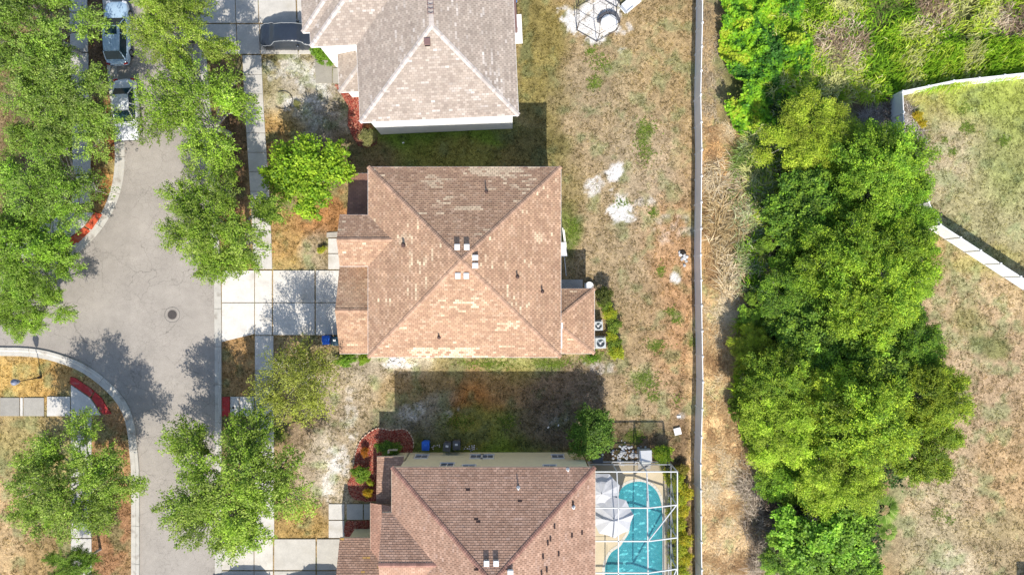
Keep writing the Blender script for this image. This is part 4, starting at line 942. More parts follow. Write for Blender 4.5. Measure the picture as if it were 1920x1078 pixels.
put_shrub(SB, 600, 95, 1.6, (.85,.8,1), 'bright green shrub beside the black covered car'); put_shrub(SB, 622, 103, 1.3, (.7,.6,.85), 'clipped green shrub against the white wall of the upper house', rz=1.2)
put_shrub(SG, 690, 257, .5, 1.0, 'small round grey-green shrub in a brown mulch ring'); put_shrub(SG, 688, 240, .5, .55, 'tiny dark red shrub at the corner of the upper house', col=(.7,.3,.3), rz=2)
put_shrub(SD, 728, 841, .9, (1.15,.85,1), 'dark shrub in the corner of the lower red mulch bed'); put_shrub(SD, 676, 888, .8, (.85,.85,1), 'green shrub at the left edge of the lower red mulch bed', col=(1.4,1.3,1))
put_shrub(SY, 690, 925, .6, (.5,.45,.7), 'yellow and orange leaved shrub beside the lower porch', col=(1.3,.8,.6)); put_shrub(SY, 684, 848, .5, (.4,.5,.6), 'reddish leaved shrub among the red mulch', col=(1.0,.35,.5)); put_shrub(SY, 694, 905, .5, (.3,.4,.5), 'thin yellow shrub against the lower house wall', rz=1)
for k, (x, y, lab) in enumerate([(1136,572,'topmost'), (1146,588,'second from the top'), (1152,612,'third from the top'), (1148,632,'third from the bottom'), (1154,648,'second from the bottom'), (1157,662,'lowest')]):
    put_shrub(SY if k % 2 else SD, x, y, .9, .62+.06*(k % 3), f'{lab} shrub in the row beside the air conditioners', 'shrubs in the row by the air conditioners', (.95,1,.8) if k % 2 else (1.5,1.2,1.2), k)
put_shrub(SD, 1133, 552, .9, (.75,.9,1.2), 'dark leaved shrub above the air conditioners', col=(.8,.55,.9))
put_shrub(SB, 1112, 672, .4, (.42,.3,.4), 'low bright green weed patch below the covered patio', name='weed_clump', cat='weeds')
put_shrub(SB, 650, 675, .6, (1.0,.5,.5), 'green bush under the garage corner of the middle house', rz=.3); put_shrub(SB, 682, 672, .6, (.55,.45,.5), 'yellow-green bush at the south corner of the middle house', col=(1.3,1.1,1), rz=1.3)
put_shrub(SY, 603, 468, .3, (.3,.5,.35), 'small green weed beside the middle house walk', rz=2, name='weed_clump', cat='weeds')
put_shrub(SG, 556, 195, .2, (.5,.4,.3), 'low dry plant inside the black hose ring', rz=2, name='weed_clump', cat='weeds')
CY = [(1267,905,1.2),(1258,890,.9),(1284,925,1.1),(1272,938,1.1),(1266,962,1.0),(1282,958,.9),(1272,985,1.0),(1264,1008,.9),(1284,1012,1.1),(1274,1030,1.1),(1268,1052,1.0),(1286,1050,1.0),(1276,1074,1.1)]
for k, (x, y, s_) in enumerate(CY):
    nb = ['against the pool cage corner','nearest the top of the hedge'][k] if k < 2 else f'between the pool cage and the white fence, {["", "", "below the top pair", "beside the first cage post", "level with the umbrella tip", "close to the fence", "level with the second beam", "pressed against the cage", "leaning to the fence", "level with the third beam", "below the third beam", "low beside the fence", "at the very bottom"][k]}'
    put_shrub(SY, x, y, .8, .75*s_, f'yellow-green shrub {nb}', 'yellow-green shrubs between pool cage and fence', (.95+.1*(k % 3), 1, .8), k*1.7)
put_shrub(SY, 1243, 852, .6, (1.0,.9,.9), 'green strappy shrub beside the white pool equipment', col=(.7,.95,.8)); put_shrub(SD, 1280, 880, .5, .6, 'brownish shrub at the top of the hedge', col=(2,1,1.2))
put_shrub(SG, 1250,880,.4,.6,'small dull shrub at the north east cage corner')
for (x, y, s_, lab) in ((1722,218,.5,'tuft of yellow leaves inside the white fence corner'),(1732,232,.4,'small orange leaved weed by the white fence corner')):
    put_shrub(SY, x, y, .4, s_, lab, col=(1.2,.9,.8))

# ------------------------------------------------------------------ long grass, straw, reeds: blades
def blades(name, label, zones, seed, kind='stuff'):
    """zones: (polygon px, density, length, rise, spread, width, colours, bias angle or None, bias weight)"""
    rg = np.random.default_rng(seed); VV = []; CC = []
    for (poly_, den, ln, rise, spread, wd, cols, bias, bw, clump) in zones:
        wp = [P(*p)[:2] for p in poly_]; X = [p[0] for p in wp]; Y = [p[1] for p in wp]; N = int((max(X)-min(X))*(max(Y)-min(Y))*den)
        x = rg.uniform(min(X), max(X), N); y = rg.uniform(min(Y), max(Y), N)
        if clump:
            nz = fbm(x, y, clump, seed+3, 3); k = rg.random(N) < np.clip((nz-.36)*5, .12, 1); x, y = x[k], y[k]
        edge = (fbm(x, y, 1.2, seed+7)-.5)*1.4
        k = inside(x+edge, y+edge*.7, wp); x, y = x[k], y[k]; N = len(x)
        # blades in a tuft share a direction field that swirls
        ang = fbm(x, y, 2.2, seed+11, 2)*14+rg.normal(0, spread, N)
        if bias is not None: ang = np.where(rg.random(N) < bw, bias+rg.normal(0, spread*.6, N), ang)
        L_ = ln*rg.uniform(.45, 1.3, N); r = rise*rg.uniform(.4, 1.4, N); d = np.stack([np.cos(ang), np.sin(ang)], -1); s = np.stack([-d[:, 1], d[:, 0], np.zeros(N)], -1)*(wd*rg.uniform(.6, 1.3, N)/2)[:, None]
        z0 = rg.uniform(0, .12, N)*rise*2
        A = np.stack([x, y, z0], -1); B = np.stack([x+d[:, 0]*L_*.45, y+d[:, 1]*L_*.45, z0+r], -1); Cc = np.stack([x+d[:, 0]*L_, y+d[:, 1]*L_, z0+r*rg.uniform(.3, 1.0, N)], -1)
        V = np.stack([A-s, A+s, B+s*.9, B-s*.9, Cc], 1); VV.append(V)
        cl = np.array(cols); cf = fbm(x, y, 1.6, seed+19, 3); ci = np.clip(((cf-.3)*2.4*len(cl)+rg.normal(0, .9, N)), 0, len(cl)-.01).astype(int)
        c = cl[ci]*rg.uniform(.65, 1.3, (N, 1)); CC.append(np.repeat(c[:, None], 5, 1))
    V = np.concatenate(VV); C = np.concatenate(CC).reshape(-1, 3); N = len(V)
    b = np.arange(N)[:, None]*5
    Fc = np.concatenate([b+np.array([0,1,2]), b+np.array([0,2,3]), b+np.array([3,2,4])], 1).reshape(-1, 3)
    me = npmesh(name, V.reshape(-1, 3), Fc, C); o = link(name, me, M_blade); tag(o, label, kind=kind); return o
GR = [(.12,.24,.02),(.22,.42,.02),(.32,.54,.03),(.44,.62,.04),(.54,.62,.08),(.62,.62,.24)]
ST = [(.42,.26,.13),(.54,.36,.18),(.64,.46,.24),(.70,.54,.32),(.74,.62,.42)]
DD = [(.28,.20,.13),(.44,.33,.22),(.60,.47,.33),(.72,.60,.44)]
blades('tall_grass', 'tall bright green grass filling the top right behind the fence', [
  ([(1480,-60),(1990,-60),(1990,132),(1860,142),(1700,168),(1640,190),(1560,180),(1500,170),(1470,90)], 190, .80, .55, 1.15, .065, GR, -2.3, .25, 1.8),
  ([(1660,100),(1990,60),(1990,135),(1860,146),(1700,174)], 190, .9, .95, .5, .05, GR[1:], -2.1, .6, 0)], 501)
blades('dead_grass', 'brown dead tussocks inside the tall grass', [
  ([(1535,55),(1600,40),(1625,90),(1600,140),(1545,130),(1525,95)], 210, .9, .66, 1.0, .05, DD, None, 0, .9),
  ([(1720,-30),(1765,-30),(1775,60),(1735,75),(1715,40)], 200, .9, .66, 1.0, .05, DD, None, 0, .9),
  ([(1850,20),(1930,20),(1930,95),(1870,95)], 190, .9, .66, 1.0, .05, DD, None, 0, .9),
  ([(1625,205),(1672,180),(1662,245),(1640,275),(1590,300),(1600,250)], 200, .8, .22, 1.2, .05, [(.16,.13,.11),(.28,.23,.19),(.42,.37,.32)], None, 0, 0),
  ([(1690,182),(1716,190),(1735,260),(1725,300),(1695,240)], 120, .7, .15, 1.2, .05, [(.22,.18,.14),(.38,.33,.28),(.55,.5,.44)], None, 0, 0)], 502)
blades('reeds', 'pale green reeds leaning out between the straw and the wood', [
  ([(1400,240),(1460,250),(1480,330),(1475,450),(1465,560),(1410,590),(1380,520),(1372,420),(1380,320)], 110, 1.1, .55, .9, .045, [(.20,.30,.06),(.32,.42,.14),(.46,.54,.26),(.58,.60,.36)], None, 0, 1.0),
  ([(1440,130),(1560,120),(1600,200),(1500,260),(1440,220)], 100, .9, .4, .8, .05, GR, None, 0, 1.2)], 503)
blades('dry_straw', 'dry golden straw between the white fence and the wood', [
  ([(1318,240),(1372,230),(1440,330),(1470,420),(1440,520),(1395,600),(1385,700),(1390,900),(1410,1120),(1318,1120)], 230, .50, .06, 1.0, .032, ST, None, 0, 1.6),
  ([(1325,300),(1420,330),(1450,480),(1400,560),(1350,560),(1330,420)], 70, 1.3, .40, 1.0, .055, [(.46,.34,.17),(.60,.48,.28),(.74,.62,.42)], None, 0, .9),
  ([(1316,-40),(1360,-40),(1362,100),(1345,230),(1318,250)], 130, .4, .10, 1.0, .03, [(.36,.28,.18),(.46,.37,.25),(.54,.45,.32)], None, 0, 1.2)], 504)
blades('dead_brush', 'grey brown dead brush at the lower left foot of the wood', [
  ([(1385,860),(1430,900),(1475,930),(1490,1000),(1500,1120),(1420,1120),(1390,980)], 150, 1.0, .35, 1.2, .035, [(.16,.12,.09),(.30,.24,.18),(.46,.38,.29),(.58,.50,.40)], None, 0, .9),
  ([(1385,600),(1410,560),(1440,560),(1430,620),(1400,700)], 110, .9, .3, 1.2, .04, [(.12,.09,.07),(.22,.18,.14),(.34,.29,.22)], None, 0, .8),
  ([(1380,760),(1410,800),(1400,900),(1380,880)], 80, .7, .2, 1.2, .035, ST[:3], None, 0, .8)], 505)
blades('wild_grass', 'rank lime green grass and scrub along the left foot of the wood', [
  ([(1395,235),(1450,250),(1490,330),(1480,460),(1478,560),(1440,600),(1405,560),(1395,480),(1420,400),(1395,320)], 170, .95, .6, .8, .065, GR, None, 0, 1.3),
  ([(1385,590),(1420,600),(1420,680),(1400,760),(1425,830),(1410,860),(1385,800),(1372,700)], 150, .75, .45, .9, .06, GR[:5], None, 0, .9),
  ([(1450,0),(1530,0),(1530,60),(1500,110),(1460,120)], 130, .8, .5, .8, .05, GR, None, 0, 1.0)], 507)
# leafy vine blanket, mounded over whatever it climbs
def vines(name, label, polys, seed, ll, cols, H=.9, den=230):
    rg = np.random.default_rng(seed); VV = []; CC = []
    for poly_ in polys:
        wp = [P(*p)[:2] for p in poly_]; X = [p[0] for p in wp]; Y = [p[1] for p in wp]; N = int((max(X)-min(X))*(max(Y)-min(Y))*den)
        x = rg.uniform(min(X), max(X), N); y = rg.uniform(min(Y), max(Y), N); e = (fbm(x, y, .9, seed)-.5)*1.8; k = inside(x+e, y-e, wp); x, y = x[k], y[k]; N = len(x)
        z = (np.clip(fbm(x, y, 1.6, seed+1, 4)-.28, 0, 1)*2*H+fbm(x, y, .45, seed+5, 2)*.35)*rg.uniform(.75, 1.02, N)+.05
        a = rg.uniform(0, 2*np.pi, N); d = np.stack([np.cos(a), np.sin(a), rg.normal(0, .25, N)], -1); n = np.stack([rg.normal(0, .4, N), rg.normal(-.1, .4, N), np.ones(N)], -1)
        VV.append(quads(np.stack([x, y, z], -1), d, n, ll*rg.uniform(.6, 1.3, N), ll*.75*rg.uniform(.6, 1.2, N)))
        cf = fbm(x, y, 1.3, seed+9, 3); ci = np.clip((cf-.3)*2.5*len(cols)+rg.normal(0, .6, N), 0, len(cols)-.01).astype(int); CC.append(np.repeat(np.array(cols)[ci]*rg.uniform(.7, 1.25, (N, 1)), 4, 0))
    V = np.concatenate(VV); C = np.concatenate(CC); me = npmesh(name, V, np.arange(len(V)).reshape(-1, 4), C); tag(link(name, me, M_leaf), label, kind='stuff')
vines('vine_cover', 'bright green climbing vines mounded behind the top of the fence', [[(1368,-50),(1490,-50),(1500,60),(1520,130),(1470,180),(1440,240),(1412,270),(1375,250),(1352,215),(1380,160),(1345,100),(1345,50)]], 601, .26,
      [(.06,.18,.02),(.14,.34,.02),(.24,.48,.02),(.32,.56,.025),(.46,.56,.04)], H=1.5, den=200)
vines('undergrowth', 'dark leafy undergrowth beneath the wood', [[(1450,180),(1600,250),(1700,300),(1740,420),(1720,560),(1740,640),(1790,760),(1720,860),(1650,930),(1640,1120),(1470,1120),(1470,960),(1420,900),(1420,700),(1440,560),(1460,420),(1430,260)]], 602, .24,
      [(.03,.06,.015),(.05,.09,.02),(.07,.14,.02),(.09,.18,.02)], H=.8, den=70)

vines('scrub', 'mixed green scrub spilling from the wood over the dry straw', [[(1400,250),(1450,245),(1500,330),(1500,450),(1470,560),(1440,640),(1420,700),(1430,820),(1405,860),(1385,790),(1380,700),(1385,610),(1405,540),(1440,470),(1415,400),(1425,330)]], 603, .19,
      [(.10,.20,.02),(.18,.33,.03),(.28,.44,.04),(.40,.50,.08),(.30,.25,.14)], H=1.3, den=75)
# ------------------------------------------------------------------ lawn tufts everywhere the turf is not paved or built over
HOUSEP = [[(-12.2,-4.9),(6.1,-4.9),(6.1,-.3),(3.2,-.3),(3.2,8.4),(-12.2,8.4)], [(-12.8,-27),(5.7,-27),(5.7,-13.3),(-10,-13.3),(-10,-19.2),(-12.8,-19.2)]]
def R2w(x, y): c, s = math.cos(TH), math.sin(TH); return (O2[0]+x*c-y*s, O2[1]+x*s+y*c)
HOUSEP.append([R2w(*p) for p in ((.4,.4),(11,.4),(11,19),(-3.4,19),(-3.4,6),(.4,6))])
def tufts(seed, N):
    rg = np.random.default_rng(seed); x = rg.uniform(-45, 44, N); y = rg.uniform(-25.5, 25.5, N)
    k = (x < 14.9) | (x > 27.5); k &= ~inside(x, y, [P(*p)[:2] for p in ((1420,-60),(1990,-60),(1990,140),(1690,175),(1690,250),(1740,420),(1730,620),(1790,760),(1700,880),(1680,1120),(1420,1120))])
    for p in NOTURF+HOUSEP: k &= ~inside(x, y, p)
    x, y = x[k], y[k]
    dens = np.clip((fbm(x, y, .55, 77, 3)-.36)*4.5, .08, 1); gc = ground_col(x, y); lum = gc.mean(-1); k = rg.random(len(x)) < dens*np.clip((.62-lum)*5, .02, 1); x, y, gc = x[k], y[k], gc[k]; N = len(x)
    nb = 3; x = np.repeat(x, nb)+rg.normal(0, .03, N*nb); y = np.repeat(y, nb)+rg.normal(0, .03, N*nb); gc = np.repeat(gc, nb, 0); tone = np.repeat(rg.uniform(.35, 1.4, N), nb); N *= nb
    a = rg.uniform(0, 2*np.pi, N); L_ = rg.uniform(.06, .20, N); w_ = rg.uniform(.015, .038, N); h = rg.uniform(.02, .08, N)
    d = np.stack([np.cos(a), np.sin(a)], -1); z = ground_h(x, y)+.004
    A = np.stack([x+d[:,1]*w_, y-d[:,0]*w_, z], -1); B = np.stack([x-d[:,1]*w_, y+d[:,0]*w_, z], -1); T = np.stack([x+d[:,0]*L_, y+d[:,1]*L_, z+h], -1)
    V = np.stack([A, B, T], 1).reshape(-1, 3); C = np.repeat(np.clip(gc*tone[:, None]*rg.uniform(.8, 1.2, (N, 1))*np.array([1.02,1.03,.85]), .01, .8), 3, 0)
    me = npmesh('lawn_grass', V, np.arange(3*N).reshape(-1, 3), C); tag(link('lawn_grass', me, M_blade), 'short dry lawn grass in thin clumps over the yards', kind='stuff')
tufts(701, 190000)
def weeds(seed):
    rg = np.random.default_rng(seed); VV = []; CC = []
    for (px, py, rx, ry, st) in GREENS:
        if st < .45: continue
        n = int(rx*ry*.9*st)+8; X0, Y0 = P(px, py)[:2]; x = X0+rg.normal(0, rx/23*.75, n); y = Y0+rg.normal(0, ry/23*.75, n); nb = 4; x = np.repeat(x, nb); y = np.repeat(y, nb); N = len(x)
        a = rg.uniform(0, 6.283, N); L_ = rg.uniform(.07, .2, N); w_ = rg.uniform(.015, .03, N); d = np.stack([np.cos(a), np.sin(a)], -1); z = ground_h(x, y)+.01
        A = np.stack([x+d[:,1]*w_, y-d[:,0]*w_, z], -1); B = np.stack([x-d[:,1]*w_, y+d[:,0]*w_, z], -1); T = np.stack([x+d[:,0]*L_, y+d[:,1]*L_, z+rg.uniform(.02,.09,N)], -1)
        VV.append(np.stack([A,B,T],1).reshape(-1,3)); CC.append(np.repeat(np.array([(.17,.25,.03),(.24,.33,.04),(.12,.19,.03)])[rg.integers(0,3,N)]*rg.uniform(.7,1.2,(N,1)), 3, 0))
    V = np.concatenate(VV); me = npmesh('lawn_weeds', V, np.arange(len(V)).reshape(-1, 3), np.concatenate(CC)); tag(link('lawn_weeds', me, M_blade), 'scattered green weed tufts in the dry lawns', kind='stuff')
weeds(711)
# fan palm at the foot of the wood
def fronds(seed, px, py, lab, s=1.0, nf=13):
    X, Y = at_h(px, py, 3.4*s+.6); rg = np.random.default_rng(seed); o = empty('fan_palm', (X, Y, 0), 0, lab, 'palm')
    mb = MB(); mb.tube((0,0,-.1),(0,0,3.6*s),.14,.11,8); mb.build('trunk', M_bark, o)
    for k in range(nf):
        a = 2*math.pi*k/nf+rg.uniform(-.2,.2); el = rg.uniform(-.1,.6); L0 = .40*s; d = np.array([math.cos(a)*math.cos(el), math.sin(a)*math.cos(el), math.sin(el)]); c = np.array([0,0,3.6*s])+d*L0
        mb = MB(); mb.tube((0,0,3.6*s), tuple(c), .018, .012, 4, col=(.25,.28,.08))
        for j in range(17):
            b = a+(j-8)*.14; l = (1.0-.035*abs(j-8))*s; dd = np.array([math.cos(b), math.sin(b), -.12-.02*abs(j-8)]); e = c+dd*l; sd = np.array([-math.sin(b), math.cos(b), .2])*.055
            m_ = c+dd*l*.5+np.array([0,0,.03])
            g = [(.17,.30,.04),(.25,.38,.06),(.34,.42,.12)][rg.integers(0,3)]
            mb.raw([tuple(c), tuple(m_-sd), tuple(e), tuple(m_+sd)], [(0,1,2,3)], g)
        mb.build('frond', M_blade, o, colors=True)
fronds(1, 1662, 958, 'fan palm with pale green fronds at the lower right foot of the wood'); fronds(2, 1672, 1000, 'small yellowing fan palm at the wood edge beside the far yard', .6, 9)
# ------------------------------------------------------------------ white vinyl fences: posts and panels
M_vinyl = mat('white_vinyl', (.80,.80,.79), .45, amp=.05, scale=1.3, amp2=.03, scale2=20, coord='World', spec=.4)
def fence(pts, label, ht=1.83, step=1.98, seed=1):
    root = empty('vinyl_fence', (0,0,0), label=label, cat='fence'); rg = random.Random(seed)
    posts = []
    for a, b in zip(pts, pts[1:]):
        a = Vector(a); b = Vector(b); n = max(1, round((b-a).length/step))
        for k in range(n): posts.append(a.lerp(b, k/n))
    posts.append(Vector(pts[-1]))
    for i, p in enumerate(posts):
        mb = MB(); mb.box(p.x, p.y, ht/2+.02, .13, .13, ht+.16); mb.box(p.x, p.y, ht+.125, .16, .16, .05, taper=.6); mb.build('post', M_vinyl, root)
        if i+1 < len(posts):
            q = posts[i+1]; d = q-p; L_ = d.length-.13; rz = math.atan2(d.y, d.x); c = (p+q)/2; j = rg.uniform(-.012, .012)
            pn = MB(); pn.box(c.x, c.y, ht/2+j, L_, .035, ht-.26, rz)
            o = pn.build('panel', M_vinyl, root)
            rl_ = MB(); rl_.box(c.x, c.y, ht-.04+j, L_, .06, .15, rz); rl_.build('rail', M_vinyl, o)
            rl_ = MB(); rl_.box(c.x, c.y, .11+j, L_, .06, .15, rz); rl_.build('rail', M_vinyl, o)
            gr = MB(); n = int(L_/.15); u = d.normalized(); nv = Vector((-u.y, u.x))
            for g in range(n+1):
                t = -L_/2+L_*g/n
                for sg in (-1, 1): gr.box(c.x+u.x*t+nv.x*sg*.019, c.y+u.y*t+nv.y*sg*.019, ht/2, .012, .006, ht-.28, rz)
            tag(gr.build('board_ribs', M_vinyl, o), kind='stuff')
fence([P(1306,-70)[:2], P(1305,60)[:2], P(1302,190)[:2], P(1304,290)[:2], P(1302,480)[:2], P(1306,710)[:2], P(1302,860)[:2], P(1303,1000)[:2], P(1306,1150)[:2]], 'long white vinyl fence along the back of the three houses')
fence([P(1990,140)[:2], P(1760,165)[:2], P(1668,184)[:2], P(1672,300)[:2]], 'white vinyl fence with a corner beside the tall grass', seed=2)
fence([P(1672,302)[:2], P(1736,425)[:2], P(1990,590)[:2]], 'slanting white vinyl fence between the far tan and green yards', seed=3)

# ------------------------------------------------------------------ cars
M_tyre = mat('tyre', (.025,.025,.026), .85); M_rim = mat('wheel_rim', (.45,.46,.48), .35, metal=.8)
M_cglass = mat('car_glass', (.02,.045,.055), .10, spec=.25); M_lamp = mat('headlamp', (.6,.62,.65), .15, spec=.8); M_tail = mat('tail_lamp', (.35,.02,.02), .25); M_trim = mat('black_trim', (.03,.03,.032), .5)
def car_body(paint, name='car', L=4.85, W=1.86, H=1.46, sunroof=False, label='', rz=0, loc=(0,0,0), suv=False, dusty=0):
    """nose towards local +Y"""
    root = empty(name, loc, rz, label, 'car', 'parked cars')
    st = [(-1.0,.62,.42,.62),(-.985,.80,.34,.72),(-.93,.90,.25,.86),(-.80,.97,.2,.95),(-.55,1.0,.18,.97),(-.2,1.0,.18,.98),(.15,1.0,.18,.96),(.42,.99,.18,.93),(.62,.985,.18,.88),(.82,.94,.2,.82),(.93,.86,.24,.74),(.985,.72,.3,.62),(1.0,.55,.38,.52)]
    V = []; Fc = []; n = 14
    for (t, w_, zb, zt) in st:
        y = t*L/2; hw = W/2*w_
        for (u, v) in ((-.82,0),(-1,.18),(-1.0,.5),(-.985,.72),(-.93,.88),(-.80,.965),(-.4,1.0),(.4,1.0),(.80,.965),(.93,.88),(.985,.72),(1.0,.5),(1,.18),(.82,0)): V.append((u*hw, y, zb+(zt-zb)*v))
    for k in range(len(st)-1):
        for j in range(n): Fc.append((k*n+j, k*n+(j+1) % n, (k+1)*n+(j+1) % n, (k+1)*n+j))
    Fc += [tuple(range(n)), tuple(range((len(st)-1)*n, len(st)*n))[::-1]]
    mb = MB(); mb.raw(V, Fc); b = mb.build('body', paint, root, smooth=True)
    sd = b.modifiers.new('sub', 'SUBSURF'); sd.levels = 1; sd.render_levels = 1
    # glasshouse: dark glass loft with a painted roof skin over it
    back = -.86 if suv else -.70; rb = -.66 if suv else -.40; rf = .12; fr = .44; zb = .92; zr = H
    def ring(y, hw, z): return [(-hw, y*L/2, z), (hw, y*L/2, z)]
    base = [(back, .80), (rb, .90), (rf, .91), (fr, .84)]; top = [(rb-.02, .66), (rb+.12, .69), (rf-.06, .69), (rf, .66)]
    gv = []; [gv.extend(ring(y, W/2*w_, zb-.03)) for y, w_ in base]; [gv.extend(ring(y, W/2*w_, zr-.05+(.02 if 0 < i < 3 else 0))) for i, (y, w_) in enumerate(top)]
    def q(*a): return tuple(a)
    g = MB(); g.raw(gv, [q(0,1,9,8)]); g.build('rear_window', M_cglass, root)
    g = MB(); g.raw(gv, [q(7,6,14,15)]); g.build('windscreen', M_cglass, root)
    for sg in (0, 1):
        for k in range(3):
            a, b2 = 2*k+sg, 2*k+2+sg; g = MB(); g.raw(gv, [q(a, b2, b2+8, a+8)]); g.build('side_window', M_cglass, root)
    r = MB(); xs_ = [-1,-.6,0,.6,1]; rv = []; ys_ = [(top[0][0],.66,-.045),(top[0][0]+.07,.69,-.01),(-.1,.71,.012),(rf-.07,.69,-.008),(rf,.66,-.045)]
    for (y, w_, dz) in ys_:
        for x in xs_: rv.append((x*W/2*w_*1.02, y*L/2, zr+dz-(.035*x*x)+.012))
    r.raw(rv, [(i*5+j, i*5+j+1, i*5+j+6, i*5+j+5) for i in range(4) for j in range(4)]); ro_ = r.build('roof', paint, root, smooth=True)
    so_ = ro_.modifiers.new('thick', 'SOLIDIFY'); so_.thickness = .035; sb = ro_.modifiers.new('sub', 'SUBSURF'); sb.levels = 1; sb.render_levels = 2
    p = MB(); p.box(0, (back+fr)/2*L/2, .84, W*.76, (fr-back)*L/2*.86, .26); p.build('cabin_interior', M_trim, root)
    for sg in (-1, 1):   # pillars
        for (y0, w0, y1, w1) in ((fr,.84,rf,.66),(.0*rf-.12,.905,-.12,.69),(back,.80,rb-.02,.66)):
            p = MB(); p.tube((sg*W/2*w0, y0*L/2, zb-.02), (sg*W/2*w1, y1*L/2, zr-.035), .045, .035, 6); p.build('pillar', paint, root)
        p = MB(); p.box(sg*(W/2+.09), (fr-.05)*L/2-.1, .98, .20, .12, .13, taper=.8); p.build('mirror', paint, root, bevel=.03)
        p = MB(); p.box(sg*W/2*.68, .955*L/2, .66, .36, .16, .12, rz=-sg*.35); p.build('headlight', M_lamp, root, bevel=.03)
        p = MB(); p.box(sg*W/2*.74, -.975*L/2, .74, .34, .10, .14, rz=sg*.25); p.build('tail_light', M_tail, root, bevel=.03)
        p = MB(); p.tube((sg*(W/2-.005), .05*L/2, .72), (sg*(W/2+.03), .05*L/2, .72), .02); p.box(sg*(W/2+.02), -.02*L, .74, .03, .18, .03); p.build('door_handle', M_trim, root)
        for yy in (.61, -.60):
            w_ = MB(); w_.tube((sg*(W/2-.20), yy*L/2, .33), (sg*(W/2+.005), yy*L/2, .33), .33, .33, 20); wo_ = w_.build('tyre', M_tyre, root, bevel=.02)
            w_ = MB(); w_.tube((sg*(W/2-.02), yy*L/2, .33), (sg*(W/2+.012), yy*L/2, .33), .21, .19, 14); w_.build('rim', M_rim, wo_)
    p = MB(); p.box(0, .992*L/2, .42, W*.62, .05, .16); p.build('grille', M_trim, root)
    p = MB(); p.box(0, -.998*L/2, .60, .52, .02, .14); p.build('number_plate', M_ventw, root)
    if sunroof:
        p = MB(); p.box(0, -.05*L/2, H+.018, .95, .62, .03); p.build('sunroof', M_cglass, root, bevel=.02)
    return root
M_ice = mat('pale_blue_paint', (.42,.56,.68), .22, amp=.03, scale=1, spec=.6, coat=.8); M_wht = mat('white_car_paint', (.72,.73,.74), .25, amp=.03, spec=.5, coat=.7); M_slv = mat('silver_paint', (.45,.47,.50), .3, metal=.4, coat=.6); M_drk = mat('dark_paint', (.05,.055,.065), .3, coat=.7)
car_body(M_ice, L=5.1, W=1.92, H=1.52, sunroof=True, label='pale blue white sedan with open sunroof parked at the top of the street', loc=(-31.45, 20.25, 0), rz=.02, suv=True)
car_body(M_wht, L=4.85, W=1.86, H=1.48, label='white car half hidden by leaves, parked behind the pale blue sedan', loc=(-30.72, 14.15, 0), rz=.05+math.pi, suv=False)
car_body(M_slv, L=4.6, W=1.85, H=1.62, label='silver car on the lower driveway just below the picture edge', loc=P(592,1109,0)[:2]+(0,), rz=math.pi/2, suv=True)
car_body(M_drk, L=4.7, W=1.88, H=1.55, label='dark car across the lower sidewalk below the picture edge', loc=P(455,1110,0)[:2]+(0,), rz=math.pi/2, suv=True)
# the car under its black cover
def covered_car():
    cx, cy = -17.7, 20.05; root = empty('covered_car', (cx, cy, 0), .0, 'car under a black fabric cover with pale piping on the upper driveway', 'car')
    nx, nu = 64, 41; V = []
    L = 4.95; 
    for i in range(nx+1):
        t = -1+2*i/nx; s = abs(t)
        endw = (1-max(0, (s-.80)/.2)**2.2*.55)
        prof = np.interp(t, [-1,-.93,-.8,-.62,-.42,-.2,.1,.32,.5,.68,.88,.97,1], [.45,.72,.84,.92,1.30,1.44,1.46,1.40,1.12,.98,.90,.70,.42])
        hw = .96*endw
        for j in range(nu):
            u = -1+2*j/(nu-1); a = abs(u)
            if a < .62: y = u/.62*hw*(.74 if .25 < prof/1.46 and prof > 1.15 else .93); z = prof-.05*(a/.62)**3
            else:
                k = (a-.62)/.38; y = math.copysign(hw*((.74 if prof > 1.15 else .93)+( .27 if prof > 1.15 else .08)*min(1, k*1.3)), u); z = (prof-.05)*(1-k)+.10*k
            wr = .035*math.sin(t*23+u*7+3*math.sin(u*5+t*9))*min(1, (a+.15))*(.4+.6*a)+.02*math.sin(t*47-u*13)
            V.append((t*L/2*(1-.02*(a > .8)), y+math.copysign(wr, u)*(a > .5), z+(wr if a <= .62 else 0)*.8))
    V = np.array(V); 
    # soften the cover with repeated averaging so the cloth hangs smoothly from roof to hem
    A = V.reshape(nx+1, nu, 3).copy()
    for _ in range(2):
        B = A.copy(); B[1:-1, 1:-1] = (A[1:-1,1:-1]*2+A[:-2,1:-1]+A[2:,1:-1]+A[1:-1,:-2]+A[1:-1,2:])/6; A = B
    idx = np.arange((nx+1)*nu).reshape(nx+1, nu); Fq = np.stack([idx[:-1,:-1], idx[1:,:-1], idx[1:,1:], idx[:-1,1:]], -1).reshape(-1, 4)
    me = npmesh('cover', A.reshape(-1, 3), Fq, smooth=True); c = link('cover', me, mat('black_cover_cloth', (.026,.034,.050), .30, amp=.12, scale=2, spec=.7, bump=.3, bscale=9), root)
    so_ = c.modifiers.new('thick', 'SOLIDIFY'); so_.thickness = .02
    mp = mat('grey_piping', (.45,.47,.48), .6)
    for sg in (-1, 1):
        mb = MB(); j = 8 if sg < 0 else nu-9
        pts = [A[i, j]+np.array([0, sg*.012, .012]) for i in range(2, nx-1, 2)]
        for a, b in zip(pts, pts[1:]): mb.tube(a, b, .015, n=5)
        mb.build('piping', mp, root)
    for sx in (-1.5, 1.5):
        for sy in (-.80, .80):
            mb = MB(); mb.tube((sx, sy-.1, .32), (sx, sy+.1, .32), .31, n=16); mb.build('tyre', M_tyre, root)
    for sg in (-1, 1):
        mb = MB(); mb.lathe(.75, sg*1.0, [(.02,.9),(.11,.94),(.13,1.02),(.08,1.10),(.01,1.12)], 10); mb.build('mirror_bulge', MATS['black_cover_cloth'], root, smooth=True)
covered_car()

